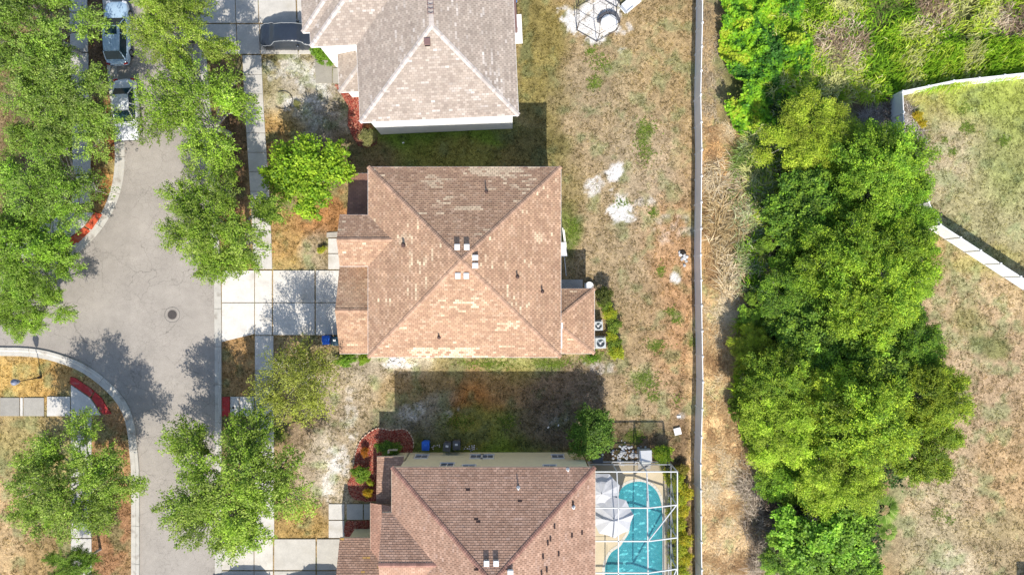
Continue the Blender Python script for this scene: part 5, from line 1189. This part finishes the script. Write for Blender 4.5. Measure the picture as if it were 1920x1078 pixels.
# ------------------------------------------------------------------ wheelie bins
def bin_(px, py, h, body, lid, label, rz, group='wheelie bins at the side of the lower house'):
    X, Y = at_h(px, py, h); root = empty('wheelie_bin', (X, Y, 0), rz, label, 'bin', group)
    mb = MB(); mb.box(0,0,.52,.50,.58,.92, taper=1.12); mb.build('body', body, root, bevel=.03)
    mb = MB(); V = []; n = 7
    for i in range(n):
        y = -.34+.70*i/(n-1); 
        for x in (-.30,-.24,.24,.30): V.append((x, y, 1.0+.06*math.sin(math.pi*i/(n-1))+(.03 if abs(x) < .28 else -.01)))
    mb.raw(V, [(i*4+j, i*4+j+1, i*4+j+5, i*4+j+4) for i in range(n-1) for j in range(3)]); o = mb.build('lid', lid, root); s_ = o.modifiers.new('t', 'SOLIDIFY'); s_.thickness = .03
    mb = MB(); mb.tube((-.24,.37,.96),(.24,.37,.96),.018); mb.build('handle', lid, root)
    mb = MB(); mb.box(0,.1,1.095,.22,.16,.006); mb.build('lid_sticker', M_ventw if body is not M_bb else M_bb2, root)
    for sx in (-1, 1): mb = MB(); mb.tube((sx*.20,.27,.11),(sx*.28,.27,.11),.11,n=14); mb.build('wheel', M_tyre, root)
M_bb = mat('blue_bin', (.03,.14,.62), .45, amp=.05); M_bb2 = mat('blue_bin_mark', (.06,.22,.72), .5); M_gb = mat('grey_bin', (.10,.105,.115), .5, amp=.08); M_gd = mat('dark_teal_bin', (.02,.05,.075), .45, amp=.1)
bin_(611,638,.95, M_bb, M_bb, 'blue recycling bin at the lower edge of the middle driveway', .02, 'bins beside the middle driveway'); bin_(628,640,.95, M_gd, M_gd, 'dark blue bin beside the garage of the middle house', 0, 'bins beside the middle driveway')
bin_(798,836,.95, M_bb, M_bb, 'blue recycling bin against the cream wall of the lower house', 0); bin_(838,838,.95, M_gb, M_gb, 'grey bin, left of the two at the lower house wall', -.15); bin_(856,835,.95, M_gb, M_gb, 'grey bin, right of the two at the lower house wall', .05)

# ------------------------------------------------------------------ air conditioners
M_acb = mat('condenser_case', (.52,.54,.52), .5, amp=.05, metal=.2); M_acg = mat('condenser_fan', (.12,.20,.20), .5); M_acl = mat('condenser_grille', (.60,.63,.62), .4, metal=.5)
def ac(px, py, s, label):
    X, Y = at_h(px, py, .8); root = empty('air_conditioner', (X, Y, 0), .03, label, 'air conditioner', 'air conditioners at the patio wall')
    mb = MB(); mb.box(0,0,.05,s+.2,s+.2,.12); mb.build('pad', M_conc, root)
    mb = MB()
    for sx in (-1, 1):
        mb.box(sx*s/2,0,.48,.03,s,.74); mb.box(0,sx*s/2,.48,s-.03,.03,.74)
        for sy in (-1, 1): mb.box(sx*(s/2-.09), sy*(s/2-.09), .84, .18, .18, .03)
    n = 24
    for i in range(n):   # top plate ring
        a0, a1 = 2*math.pi*i/n, 2*math.pi*(i+1)/n; r = s*.40; R_ = lambda a: s/2/max(abs(math.cos(a)), abs(math.sin(a)))
        mb.raw([(r*math.cos(a0), r*math.sin(a0), .86),(r*math.cos(a1), r*math.sin(a1), .86),(R_(a1)*math.cos(a1), R_(a1)*math.sin(a1), .86),(R_(a0)*math.cos(a0), R_(a0)*math.sin(a0), .86)], [(3,2,1,0)])
    mb.build('case', M_acb, root)
    mb = MB(); mb.lathe(0,0,[(s*.40,.55),(s*.40,.56)],24); mb.build('shroud_floor', M_acg, root)
    mb = MB(); mb.lathe(0,0,[(.08,.62),(.10,.70),(.05,.74)],12); mb.build('fan_hub', M_ventw, root)
    for k in range(3):
        a = 2*math.pi*k/3+.4; mb = MB(); r0, r1 = .08, s*.36; mb.raw([(r0*math.cos(a), r0*math.sin(a), .70),(r1*math.cos(a-.25), r1*math.sin(a-.25), .64),(r1*math.cos(a+.35), r1*math.sin(a+.35), .72),(r0*math.cos(a+.6), r0*math.sin(a+.6), .72)], [(0,1,2,3)]); mb.build('fan_blade', M_acl, root)
    mb = MB()
    for r in (.12,.2,.28,.36):
        if r > s*.42: continue
        for i in range(20):
            a0, a1 = 2*math.pi*i/20, 2*math.pi*(i+1)/20; mb.tube((r*math.cos(a0), r*math.sin(a0), .875),(r*math.cos(a1), r*math.sin(a1), .875), .005, n=4, caps=False)
    mb.build('grille', M_acl, root)
ac(1122,611,.66,'smaller air conditioner, upper of the two by the patio wall'); ac(1126,643,.80,'larger air conditioner, lower of the two by the patio wall')
# white planter / pot at the patio corner and pole, folded chair by the wall
X, Y = at_h(1105,536,.3); mb = MB((X,Y,0)); mb.lathe(X,Y,[(.22,0),(.30,.28),(.34,.34),(.30,.33),(.26,.26)],18); tag(mb.build('garden_pot', M_white, None, smooth=True), 'white bowl standing at the corner of the covered patio', 'pot')
X, Y = at_h(1057,470,.9); root = empty('folding_chair', (X, Y-.1, 0), .1, 'white folding lounge chair leaning by the east wall of the middle house', 'chair')
mb = MB(); mb.box(0,-.1,.42,.55,.50,.04); mb.build('seat', M_white, root); mb = MB(); mb.raw([(-.27,.15,.44),(.27,.15,.44),(.27,.75,.95),(-.27,.75,.95)],[(0,1,2,3)]); b_ = mb.build('backrest', M_white, root); s_ = b_.modifiers.new('t','SOLIDIFY'); s_.thickness = .03
for sx in (-.25,.25):
    for (y0, y1) in ((-.35,.1),(.2,-.3)): mb = MB(); mb.tube((sx,y0,0),(sx,y1,.45),.018); mb.build('leg', M_white, root)
    mb = MB(); mb.tube((sx*1.1,-.3,.66),(sx*1.1,.3,.66),.022); mb.build('armrest', M_trim, root)
X0, Y0 = at_h(1053,428,1.6); X1, Y1 = at_h(1059,468,.1); mb = MB(); mb.tube((X0+.05,Y0,2.0),(X1+.05,Y1,.05),.035); mb.tube((X0+.2,Y0-.1,1.5),(X1+.2,Y1-.5,.05),.03); tag(mb.build('pole', M_white, None), 'two white poles leaning on the east wall of the middle house', 'pole')
X0, Y0 = at_h(1058,480,.05); mb = MB(); mb.tube((X0,Y0,.05),(X0+.15,Y0-1.6,.08),.03); tag(mb.build('pole', M_white, None), 'short white pole lying in the patio shade by the wall', 'pole')

# ------------------------------------------------------------------ swimming pool, deck, cage
M_deckc = mat('pool_deck', (.60,.50,.34), .85, amp=.08, scale=1.5, amp2=.08, scale2=40, coord='World', bump=.2)
DK = [P(*p)[:2] for p in ((1104,868),(1254,868),(1254,1180),(1104,1180))]
def deck_sheet():
    outer = [Vector((x, y, 0)) for x, y in DK]; hole = [Vector((x, y, 0)) for x, y in POOL[::-1]]
    tris = mg.tessellate_polygon([outer, hole]); vs = [tuple(v) for v in outer+hole]
    n = len(vs); V = [(x, y, .03) for x, y, z in vs]
    me = bpy.data.meshes.new('pool_deck'); me.from_pydata(V, [], [tuple(t) for t in tris]); me.update(); o = link('pool_deck', me, M_deckc); tag(o, 'cream pool deck inside the screened cage', kind='structure')
    co = MB(); m_ = len(POOL); c = sum((Vector(p) for p in POOL), Vector((0, 0)))/m_
    for i in range(m_):
        a = Vector(POOL[i]); b = Vector(POOL[(i+1) % m_]); t = (b-a).normalized(); nn = Vector((t.y, -t.x))
        a0, a1 = a+nn*0, a-nn*.0
        co.raw([(a.x,a.y,.03),(b.x,b.y,.03),(b.x,b.y,-.25),(a.x,a.y,-.25)], [(0,1,2,3)])
    return o
dk_ = deck_sheet()
pool = empty('swimming_pool', (0,0,0), label='kidney shaped turquoise swimming pool inside the screen cage', cat='swimming pool')
m_ = len(POOL)
M_basin = mat('plaster_with_glints', (.34,.84,.88), .8, amp=.10, scale=1.6, amp2=.30, scale2=7, coord='World', stain_or_glints=((.66,.98,.98), 7, .46, .62))  # pale network of caustic glints painted into the plaster colour
mb = MB(); cpool = sum((Vector(p) for p in POOL), Vector((0, 0)))/m_
vs = [(x, y, .035) for x, y in POOL]+[(x, y, -1.3) for x, y in POOL]+[(cpool.x+(x-cpool.x)*.8, cpool.y+(y-cpool.y)*.8, -1.5) for x, y in POOL]
mb.raw(vs, [(i, m_+i, m_+(i+1) % m_, (i+1) % m_) for i in range(m_)]+[(m_+i, 2*m_+i, 2*m_+(i+1) % m_, m_+(i+1) % m_) for i in range(m_)]+[tuple(range(2*m_, 3*m_))])
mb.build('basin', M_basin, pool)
mb = MB()
PCW = sum(POOL[i][0]*POOL[(i+1) % m_][1]-POOL[(i+1) % m_][0]*POOL[i][1] for i in range(m_)) < 0
for i in range(m_):
    a = Vector(POOL[i]); b = Vector(POOL[(i+1) % m_]); t = (b-a).normalized(); nn = Vector((t.y, -t.x))
    nn = -nn if PCW else nn
    a1, b1 = a+nn*.22, b+nn*.22
    mb.raw([(a.x,a.y,.05),(b.x,b.y,.05),(b1.x,b1.y,.045),(a1.x,a1.y,.045),(a.x,a.y,-.02),(b.x,b.y,-.02)], [(0,1,2,3),(0,4,5,1)])
mb.build('coping', mat('coping', (.62,.58,.50), .8, amp=.06), pool)
mb = MB()
for (x, y, r) in ((1150,1066,.9),(1146,1060,.6)):
    X, Y = P(x, y)[:2]; mb.lathe(X, Y, [(r,-.75),(r,-.5)], 20)
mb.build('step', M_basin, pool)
# rippled water surface as real relief
xw, yw = np.meshgrid(np.arange(min(p[0] for p in POOL)-.1, max(p[0] for p in POOL)+.1, .07), np.arange(min(p[1] for p in POOL)-.1, max(p[1] for p in POOL)+.1, .07))
zw = -.10+.035*(vnoise(xw+.3*vnoise(xw,yw,.5,3), yw, .26, 91)-.5)+.02*(vnoise(xw, yw, .13, 93)-.5)
nr_, nc_ = xw.shape; idx = np.arange(nr_*nc_).reshape(nr_, nc_); cxm = (xw[:-1,:-1]+.035).ravel(); cym = (yw[:-1,:-1]+.035).ravel()
Fq = np.stack([idx[:-1,:-1], idx[:-1,1:], idx[1:,1:], idx[1:,:-1]], -1).reshape(-1, 4)[inside(cxm, cym, POOL)]
wm = npmesh('water', np.stack([xw, yw, zw], -1).reshape(-1, 3), Fq, smooth=True)
def water_mat():
    m = bpy.data.materials.new('pool_water'); m.use_nodes = True; nt = m.node_tree; nt.nodes.clear(); L = nt.links.new
    o = nt.nodes.new('ShaderNodeOutputMaterial'); t = nt.nodes.new('ShaderNodeBsdfTransparent'); t.inputs[0].default_value = (.74,.98,.99,1)
    g = nt.nodes.new('ShaderNodeBsdfGlossy'); g.inputs['Roughness'].default_value = .12
    r = nt.nodes.new('ShaderNodeBsdfRefraction'); r.inputs[0].default_value = (.5,.9,.93,1); r.inputs['IOR'].default_value = 1.33
    f = nt.nodes.new('ShaderNodeFresnel'); f.inputs['IOR'].default_value = 1.45
    d = nt.nodes.new('ShaderNodeBsdfDiffuse'); d.inputs[0].default_value = (.14,.72,.80,1)
    m1 = nt.nodes.new('ShaderNodeMixShader'); m1.inputs[0].default_value = .32; L(t.outputs[0], m1.inputs[1]); L(d.outputs[0], m1.inputs[2])
    m2 = nt.nodes.new('ShaderNodeMixShader'); L(f.outputs[0], m2.inputs[0]); L(m1.outputs[0], m2.inputs[1]); L(g.outputs[0], m2.inputs[2]); L(m2.outputs[0], o.inputs[0]); return m
link('water', wm, water_mat(), pool)
# deck seams
cage = empty('pool_cage', (0,0,0), label='white aluminium screen cage over the swimming pool', cat='pool cage')
M_alu = mat('white_aluminium', (.66,.66,.65), .5)
def screen_mat(name, op):
    m = bpy.data.materials.new(name); m.use_nodes = True; nt = m.node_tree; nt.nodes.clear(); L = nt.links.new
    o = nt.nodes.new('ShaderNodeOutputMaterial'); t = nt.nodes.new('ShaderNodeBsdfTransparent'); d = nt.nodes.new('ShaderNodeBsdfDiffuse'); d.inputs[0].default_value = (.07,.08,.09,1)
    x = nt.nodes.new('ShaderNodeMixShader'); x.inputs[0].default_value = op; L(t.outputs[0], x.inputs[1]); L(d.outputs[0], x.inputs[2]); L(x.outputs[0], o.inputs[0]); return m
M_scr = screen_mat('insect_screen', .05); M_scrw = screen_mat('wall_screen', .42)
xE = 310*52/F; xM = 257*51.1/F; xA = 200*51.1/F; xW = 6.05
Yn = -345*52/F; Y1 = -414*51.1/F; Y2 = -474*51.1/F-.1; Y3 = -536*51.1/F; Ys = -26.3
he, hm = 3.0, 3.75
def beam(a, b, nm='beam', r=.037):
    a = Vector(a); b = Vector(b); d = b-a; mb = MB(); h = r
    up = Vector((0,0,1)) if abs(d.normalized().z) < .9 else Vector((1,0,0)); s = d.cross(up).normalized()*h; u = s.cross(d).normalized()*h*1.5
    vs = [a+s+u, a-s+u, a-s-u, a+s-u, b+s+u, b-s+u, b-s-u, b+s-u]
    mb.raw([tuple(v) for v in vs], [(0,1,2,3),(7,6,5,4),(0,4,5,1),(1,5,6,2),(2,6,7,3),(3,7,4,0)]); return mb.build(nm, M_alu, cage)
hn = he; YY = [Y1, Y2, Y3, Ys]
beam((xW,Yn,hn),(xE,Yn,hn)); beam((xE,Yn,he),(xE,Ys,he))
for Y in YY: beam((xW,Y,hm),(xM,Y,hm)); beam((xM,Y,hm),(xE,Y,he))
beam((xM,Yn-.35,hn+.12),(xM,Ys,hm),r=.042); beam((xA,Yn,hn),(xA,Y1,hm)); beam((xA,Y1,hm),(xA,Ys,hm))
beam((xM,Yn,hn),(xM,Y1,hm))
beam((xE-.05,Y1,he),(xM,Y2+.05,hm),'brace',.035); beam((xE-.05,Y3,he),(xM,Ys,hm),'brace',.035)
for Y in [Yn]+YY: beam((xE,Y,.05),(xE,Y,he),'post')
for X in (xW+.05, xA, xM): beam((X,Yn,.05),(X,Yn,hn),'post')
beam((xW,Yn,.9),(xE,Yn,.9),'rail',.03); beam((xE,Yn,.9),(xE,Ys,.9),'rail',.03); beam((xW,Yn,.08),(xE,Yn,.08),'rail',.04); beam((xE,Yn,.08),(xE,Ys,.08),'rail',.04)
for a, b in zip([Yn]+YY, YY): beam((xE,a,.1),(xE,b,1.9),'brace',.022)
def scr(vs, m): mb = MB(); mb.raw(vs, [tuple(range(len(vs)))]); mb.build('screen', m, cage)
Yp = Yn
xs4 = [xW, xA, xM]
for j in range(2): scr([(xs4[j],Yn,hn+.01),(xs4[j+1],Yn,hn+.01),(xs4[j+1],Y1,hm+.01),(xs4[j],Y1,hm+.01)], M_scr)
for a, b in zip(YY, YY[1:]):
    for j in range(2): scr([(xs4[j],a,hm+.01),(xs4[j+1],a,hm+.01),(xs4[j+1],b,hm+.01),(xs4[j],b,hm+.01)], M_scr)
scr([(xM,Yn,hn+.01),(xE,Yn,he+.01),(xE,Y1,he+.01),(xM,Y1,hm+.01)], M_scr)
for a, b in zip(YY, YY[1:]): scr([(xM,a,hm+.01),(xE,a,he+.01),(xE,b,he+.01),(xM,b,hm+.01)], M_scr)
for a, b in zip([Yn]+YY, YY): scr([(xE,a,.05),(xE,b,.05),(xE,b,he),(xE,a,he)], M_scrw)
for a, b in zip([xW,xA,xM],[xA,xM,xE]): scr([(a,Yn,.05),(b,Yn,.05),(b,Yn,hn),(a,Yn,hn)], M_scrw)
# umbrellas
M_canvas = mat('grey_canvas', (.62,.62,.64), .85, amp=.05, scale=2, trans=.12)
def umbrella(px, py, h, R, label, rz):
    X, Y = at_h(px, py, h); root = empty('patio_umbrella', (X, Y, 0), rz, label, 'umbrella', 'umbrellas on the pool deck')
    n = 8
    for k in range(n):
        a0 = 2*math.pi*k/n; a1 = 2*math.pi*(k+1)/n; am = (a0+a1)/2; mb = MB(); V = [(0,0,h+.02)]
        for rr_, zz in ((.5,-.16),(1.0,-.42)):
            for a, f, dz in ((a0,1,0),(am,.90,-.05),(a1,1,0)): V.append((R*rr_*f*math.cos(a), R*rr_*f*math.sin(a), h+zz+dz*rr_))
        mb.raw(V, [(0,1,2),(0,2,3),(1,4,5,2),(2,5,6,3)]); o = mb.build('canopy_panel', M_canvas, root)
        s_ = o.modifiers.new('t', 'SOLIDIFY'); s_.thickness = .012
        mb = MB(); mb.tube((0,0,h-.02),(R*math.cos(a0),R*math.sin(a0),h-.45),.014,n=5); mb.build('rib', M_trim, root)
    mb = MB(); mb.tube((0,0,.03),(0,0,h+.08),.03); mb.build('pole', M_trim, root); mb = MB(); mb.lathe(0,0,[(.3,.04),(.28,.10),(.05,.14)],16); mb.build('base', M_trim, root)
umbrella(1128,925,2.45,1.55,'upper grey umbrella half under the roof edge of the pool house',.35); umbrella(1150,972,2.65,1.65,'lower pale grey umbrella overlapping the pool edge',.1)
# deck joints as shallow grooves
for (a, b) in (((1138,1020),(1138,1180)),((1190,884),(1192,903)),((1246,960),(1254,960)),((1110,1005),(1160,1005))):
    p, q = P(*a)[:2], P(*b)[:2]; mb = MB(); mb.tube((p[0],p[1],.028),(q[0],q[1],.028),.012,n=6); mb.build('joint', M_trim, dk_)
# pool equipment: pump box and pad, white rocks, lid
X, Y = at_h(1210,856,.7); root = empty('pool_heater', (X, Y, 0), .04, 'white and grey pool heater standing north of the cage', 'pool heater')
mb = MB(); mb.box(0,.1,.45,.95,.85,.75); mb.build('case', M_acb, root, bevel=.03); mb = MB(); mb.box(0,.1,.85,1.0,.9,.05,taper=.97); mb.build('top', M_white, root, bevel=.02)
mb = MB(); mb.box(0,-.42,.40,.9,.25,.55); mb.build('front_panel', M_acl, root, bevel=.02); mb = MB(); mb.tube((.55,.3,.1),(.55,.3,.6),.04); mb.tube((.55,.3,.6),(.3,.5,.6),.04); mb.build('pipe', M_white, root)
mb = MB(); mb.box(0,-.85,.03,1.0,.6,.06); mb.build('pad', M_conc, root)
X, Y = at_h(1120,862,.3); mb = MB((X,Y,0)); mb.box(X,Y,.3,.9,.5,.45,taper=.95); tag(mb.build('storage_box', mat('dark_box', (.12,.13,.15), .5), None, bevel=.03), 'dark storage box in the shade beside the round tree', 'box')
M_stone = mat('white_stone', (.66,.66,.66), .8, ocol=True, amp=.15, scale=8)
def rocks(name, pts, label, cat, seed, r0=.05, r1=.13):
    rg = random.Random(seed); root = empty(name, (0,0,0), label=label, cat=cat)
    base = []
    for v in range(3):
        mb = MB(); mb.lathe(0,0,[(.4,-.3),(.9,-.1),(1.0,.25),(.65,.55),(.2,.66)],7); o_ = [(x*rg.uniform(.8,1.2), y*rg.uniform(.8,1.2), z) for x, y, z in mb.v]; me = bpy.data.meshes.new('stone'); me.from_pydata(o_, [], mb.f); me.update(); me.materials.append(M_stone); base.append(me)
    for (x, y) in pts:
        o = bpy.data.objects.new('stone', rg.choice(base)); COL.objects.link(o); o.parent = root; X, Y, _ = P(x, y); r = rg.uniform(r0, r1); o.location = (X, Y, r*.2-.02); o.scale = (r, r*rg.uniform(.7,1.2), r*.8); o.rotation_euler = (0,0,rg.uniform(0,6)); k = rg.uniform(.6,1.15); o.color = (k,k,k,1)
rg = random.Random(12)
rocks('rock_bed', [(rg.gauss(1172,17), rg.gauss(849,9)) for _ in range(90)], 'loose white rocks north of the pool cage', 'rocks', 1)
rocks('rock_bed', [(rg.uniform(728,764), rg.gauss(675,3.5)) for _ in range(26)], 'white rocks along the south wall of the middle house', 'rocks', 2, .06, .16)
rocks('rubble', [(rg.gauss(878,9), rg.gauss(839,3)) for _ in range(22)], 'small rubble beside the grey bins', 'rubble', 3, .03, .08)
rocks('rubble', [(rg.gauss(818,6), rg.gauss(839,4)) for _ in range(9)], 'white scraps between the blue bin and the grey bins', 'rubble', 4, .04, .09)
rocks('rubble', [(rg.gauss(1282,4), rg.gauss(484,6)) for _ in range(14)], 'heap of white broken concrete by the back fence', 'rubble', 5, .08, .17)
X, Y = P(1280,475)[:2]; mb = MB((X,Y,0)); mb.lathe(X,Y,[(.30,-.02),(.26,.05),(.14,.10)],11); tag(mb.build('burnt_stump', mat('charred', (.03,.025,.02), .95, amp=.3, scale=9), None), 'charred stump by the back fence behind white rubble', 'stump')
mb = MB(); X, Y = P(1270,808)[:2]; mb = MB((X,Y,0)); mb.box(X,Y,.06,.56,.56,.10,.25); tag(mb.build('paving_stone', M_white, None, bevel=.01), 'white square slab lying on the dry grass by the fence', 'slab')
for (x, y, a, s_, lab) in ((756,268,.3,.16,'small white card on the shaded green lawn'),(1047,797,1.2,.16,'white scrap on the shaded lawn near the round tree'),(1028,801,.6,.18,'pale stick scrap on the shaded lawn left of the round tree'),(1273,781,.1,.3,'pale debris on the grass by the fence above the white slab')):
    X, Y = P(x, y)[:2]; mb = MB((X,Y,0)); mb.box(X,Y,.0,s_,s_*.6,.03,a); tag(mb.build('litter', M_white, None), lab, 'litter')

# ------------------------------------------------------------------ back yard of the upper house: hexagonal frame, fire ring, lounge chair
M_bronze = mat('bronze_steel', (.06,.045,.035), .5, metal=.4)
hx_, hy_ = P(1119,36)[:2]; R_ = 1.85
fr_ = empty('hexagon_frame', (hx_, hy_, 0), 0, 'dark hexagonal metal gazebo frame standing over the white gravel', 'gazebo frame')
HP = [(R_*math.cos(math.pi/2+k*math.pi/3), R_*math.sin(math.pi/2+k*math.pi/3)) for k in range(6)]
for k in range(6):
    a = HP[k]; b = HP[(k+1) % 6]
    mb = MB(); mb.tube((a[0],a[1],0),(a[0],a[1],1.75),.035); mb.build('post', M_bronze, fr_)
    mb = MB(); mb.tube((a[0],a[1],.05),(b[0],b[1],.05),.022); mb.build('base_bar', M_bronze, fr_); mb = MB(); mb.tube((a[0],a[1],1.72),(b[0],b[1],1.72),.022); mb.build('top_bar', M_bronze, fr_)
    mb = MB(); mb.tube((a[0]*.3,a[1]*.3,2.05),(b[0]*.3,b[1]*.3,2.05),.018); mb.build('inner_bar', M_bronze, fr_); mb = MB(); mb.tube((a[0],a[1],1.73),(a[0]*.3,a[1]*.3,2.05),.016); mb.build('roof_bar', M_bronze, fr_)
X, Y = at_h(1142,44,.2); root = empty('fire_pit', (X, Y, 0), 0, 'round white covered fire pit inside the hexagonal frame', 'fire pit')
mb = MB(); mb.lathe(0,0,[(.66,0),(.70,.30),(.62,.36),(.30,.42),(.02,.44)],20); mb.build('cover', M_white, root, smooth=True)
mb = MB()
for k in range(14): a = math.pi*(.05+.9*k/13); mb.box(.82*math.cos(a), .82*math.sin(a)+.05, .12, .20, .16, .25, a)
mb.build('stone_ring', mat('dark_stone', (.10,.10,.11), .9, amp=.3, scale=6), root)
X, Y = at_h(1182,9,.3); root = empty('lounge_chair', (X, Y, 0), math.radians(-50), 'white plastic lounge chair beside the hexagonal frame', 'lounge chair')
mb = MB(); mb.box(0,.1,.32,.75,1.5,.07); mb.build('seat', M_white, root, bevel=.02)
mb = MB(); mb.raw([(-.36,-.6,.34),(.36,-.6,.34),(.40,-1.0,.8),(-.40,-1.0,.8)],[(0,1,2,3)]); b_ = mb.build('backrest', M_white, root); s_ = b_.modifiers.new('t','SOLIDIFY'); s_.thickness = .05
for sx in (-.32,.32):
    for sy in (-.55,.75): mb = MB(); mb.tube((sx,sy,0),(sx,sy,.32),.03); mb.build('leg', M_white, root)
    mb = MB(); mb.box(sx*1.2,-.35,.55,.07,.6,.05); mb.build('armrest', M_white, root, bevel=.01)
# hose ring in the sandy front yard
mb = MB(); hc = P(530,188)
for k in range(26):
    a0 = math.radians(-135+k*9.6); a1 = math.radians(-135+(k+1)*9.6); mb.tube((hc[0]+.80*math.cos(a0), hc[1]+.72*math.sin(a0), .02), (hc[0]+.80*math.cos(a1), hc[1]+.72*math.sin(a1), .02), .022, n=6)
tag(mb.build('hose', M_trim, None), 'black rubber ring lying in the sandy upper front yard', 'garden edging')

# ------------------------------------------------------------------ street furniture
X, Y = P(323,590)[:2]; root = empty('manhole', (X, Y, 0), 0, 'dark round manhole cover in the street', 'manhole cover')
mb = MB(); mb.lathe(0,0,[(.36,.004),(.36,.012),(.34,.014)],28); mb.build('cover', mat('cast_iron', (.075,.065,.06), .7, amp=.25, scale=14, bump=.6, bscale=60), root)
mb = MB()
for k in range(28): a0, a1 = 2*math.pi*k/28, 2*math.pi*(k+1)/28; mb.raw([(.37*math.cos(a0),.37*math.sin(a0),.012),(.37*math.cos(a1),.37*math.sin(a1),.012),(.42*math.cos(a1),.42*math.sin(a1),.008),(.42*math.cos(a0),.42*math.sin(a0),.008)],[(0,1,2,3)])
mb.build('rim', mat('iron_rim', (.27,.235,.205), .8), root)
mb = MB()
for k in range(28): a0, a1 = 2*math.pi*k/28, 2*math.pi*(k+1)/28; mb.raw([(.60*math.cos(a0),.60*math.sin(a0),.006),(.60*math.cos(a1),.60*math.sin(a1),.006),(.63*math.cos(a1),.63*math.sin(a1),.006),(.63*math.cos(a0),.63*math.sin(a0),.006)],[(0,1,2,3)])
mb.build('patch_joint', mat('tar', (.10,.095,.09), .9), root)
X, Y = P(76,707)[:2]; root = empty('street_lamp', (X, Y, 0), 0, 'slim dark post lamp with a blue-grey lantern on the left corner', 'street lamp')
mb = MB(); mb.lathe(0,0,[(.12,0),(.10,.3),(.05,.4),(.036,1.2),(.034,2.35)],12); mb.build('post', M_bronze, root)
mb = MB(); mb.lathe(0,0,[(.06,2.35),(.13,2.42),(.20,2.62),(.22,2.78),(.20,2.88)],18); mb.build('globe', mat('lantern_glass', (.32,.36,.46), .3), root, smooth=True)
mb = MB(); mb.lathe(0,0,[(.23,2.86),(.26,2.90),(.24,2.98),(.14,3.08),(.03,3.14),(.02,3.24)],18); mb.build('cap', mat('lantern_cap', (.20,.22,.30), .35, spec=.6), root, smooth=True)
X, Y = P(438,764)[:2]; mb = MB((X,Y,0)); mb.lathe(X,Y,[(.09,.03),(.09,.05),(.03,.055)],12); tag(mb.build('valve_cover', M_dark, None), 'small black valve cover set in the right ramp slab', 'valve cover')
# storm drain box at the upper corner
X, Y = P(115,446)[:2]; mb = MB((X,Y,0)); mb.box(X,Y,.15,.7,.55,.32); tag(mb.build('meter_box', mat('brown_box', (.10,.075,.05), .8), None, bevel=.02), 'dark brown utility box by the upper left ramp', 'utility box')
# dark corner of a roof at the bottom right edge
X, Y = P(1974,1150,2.4)[:2]; root = empty('garden_shed', (X, Y, 0), 0, 'dark roofed shed cut off by the bottom right corner', 'shed')
mb = MB(); mb.box(.6,-.6,1.1,2.2,2.2,2.2); mb.build('wall', mat('shed_wall', (.25,.22,.2), .8), root); mb = MB(); mb.box(.6,-.6,2.3,2.6,2.6,.25,taper=.7); mb.build('roof', mat('shed_roof', (.05,.048,.05), .7), root)
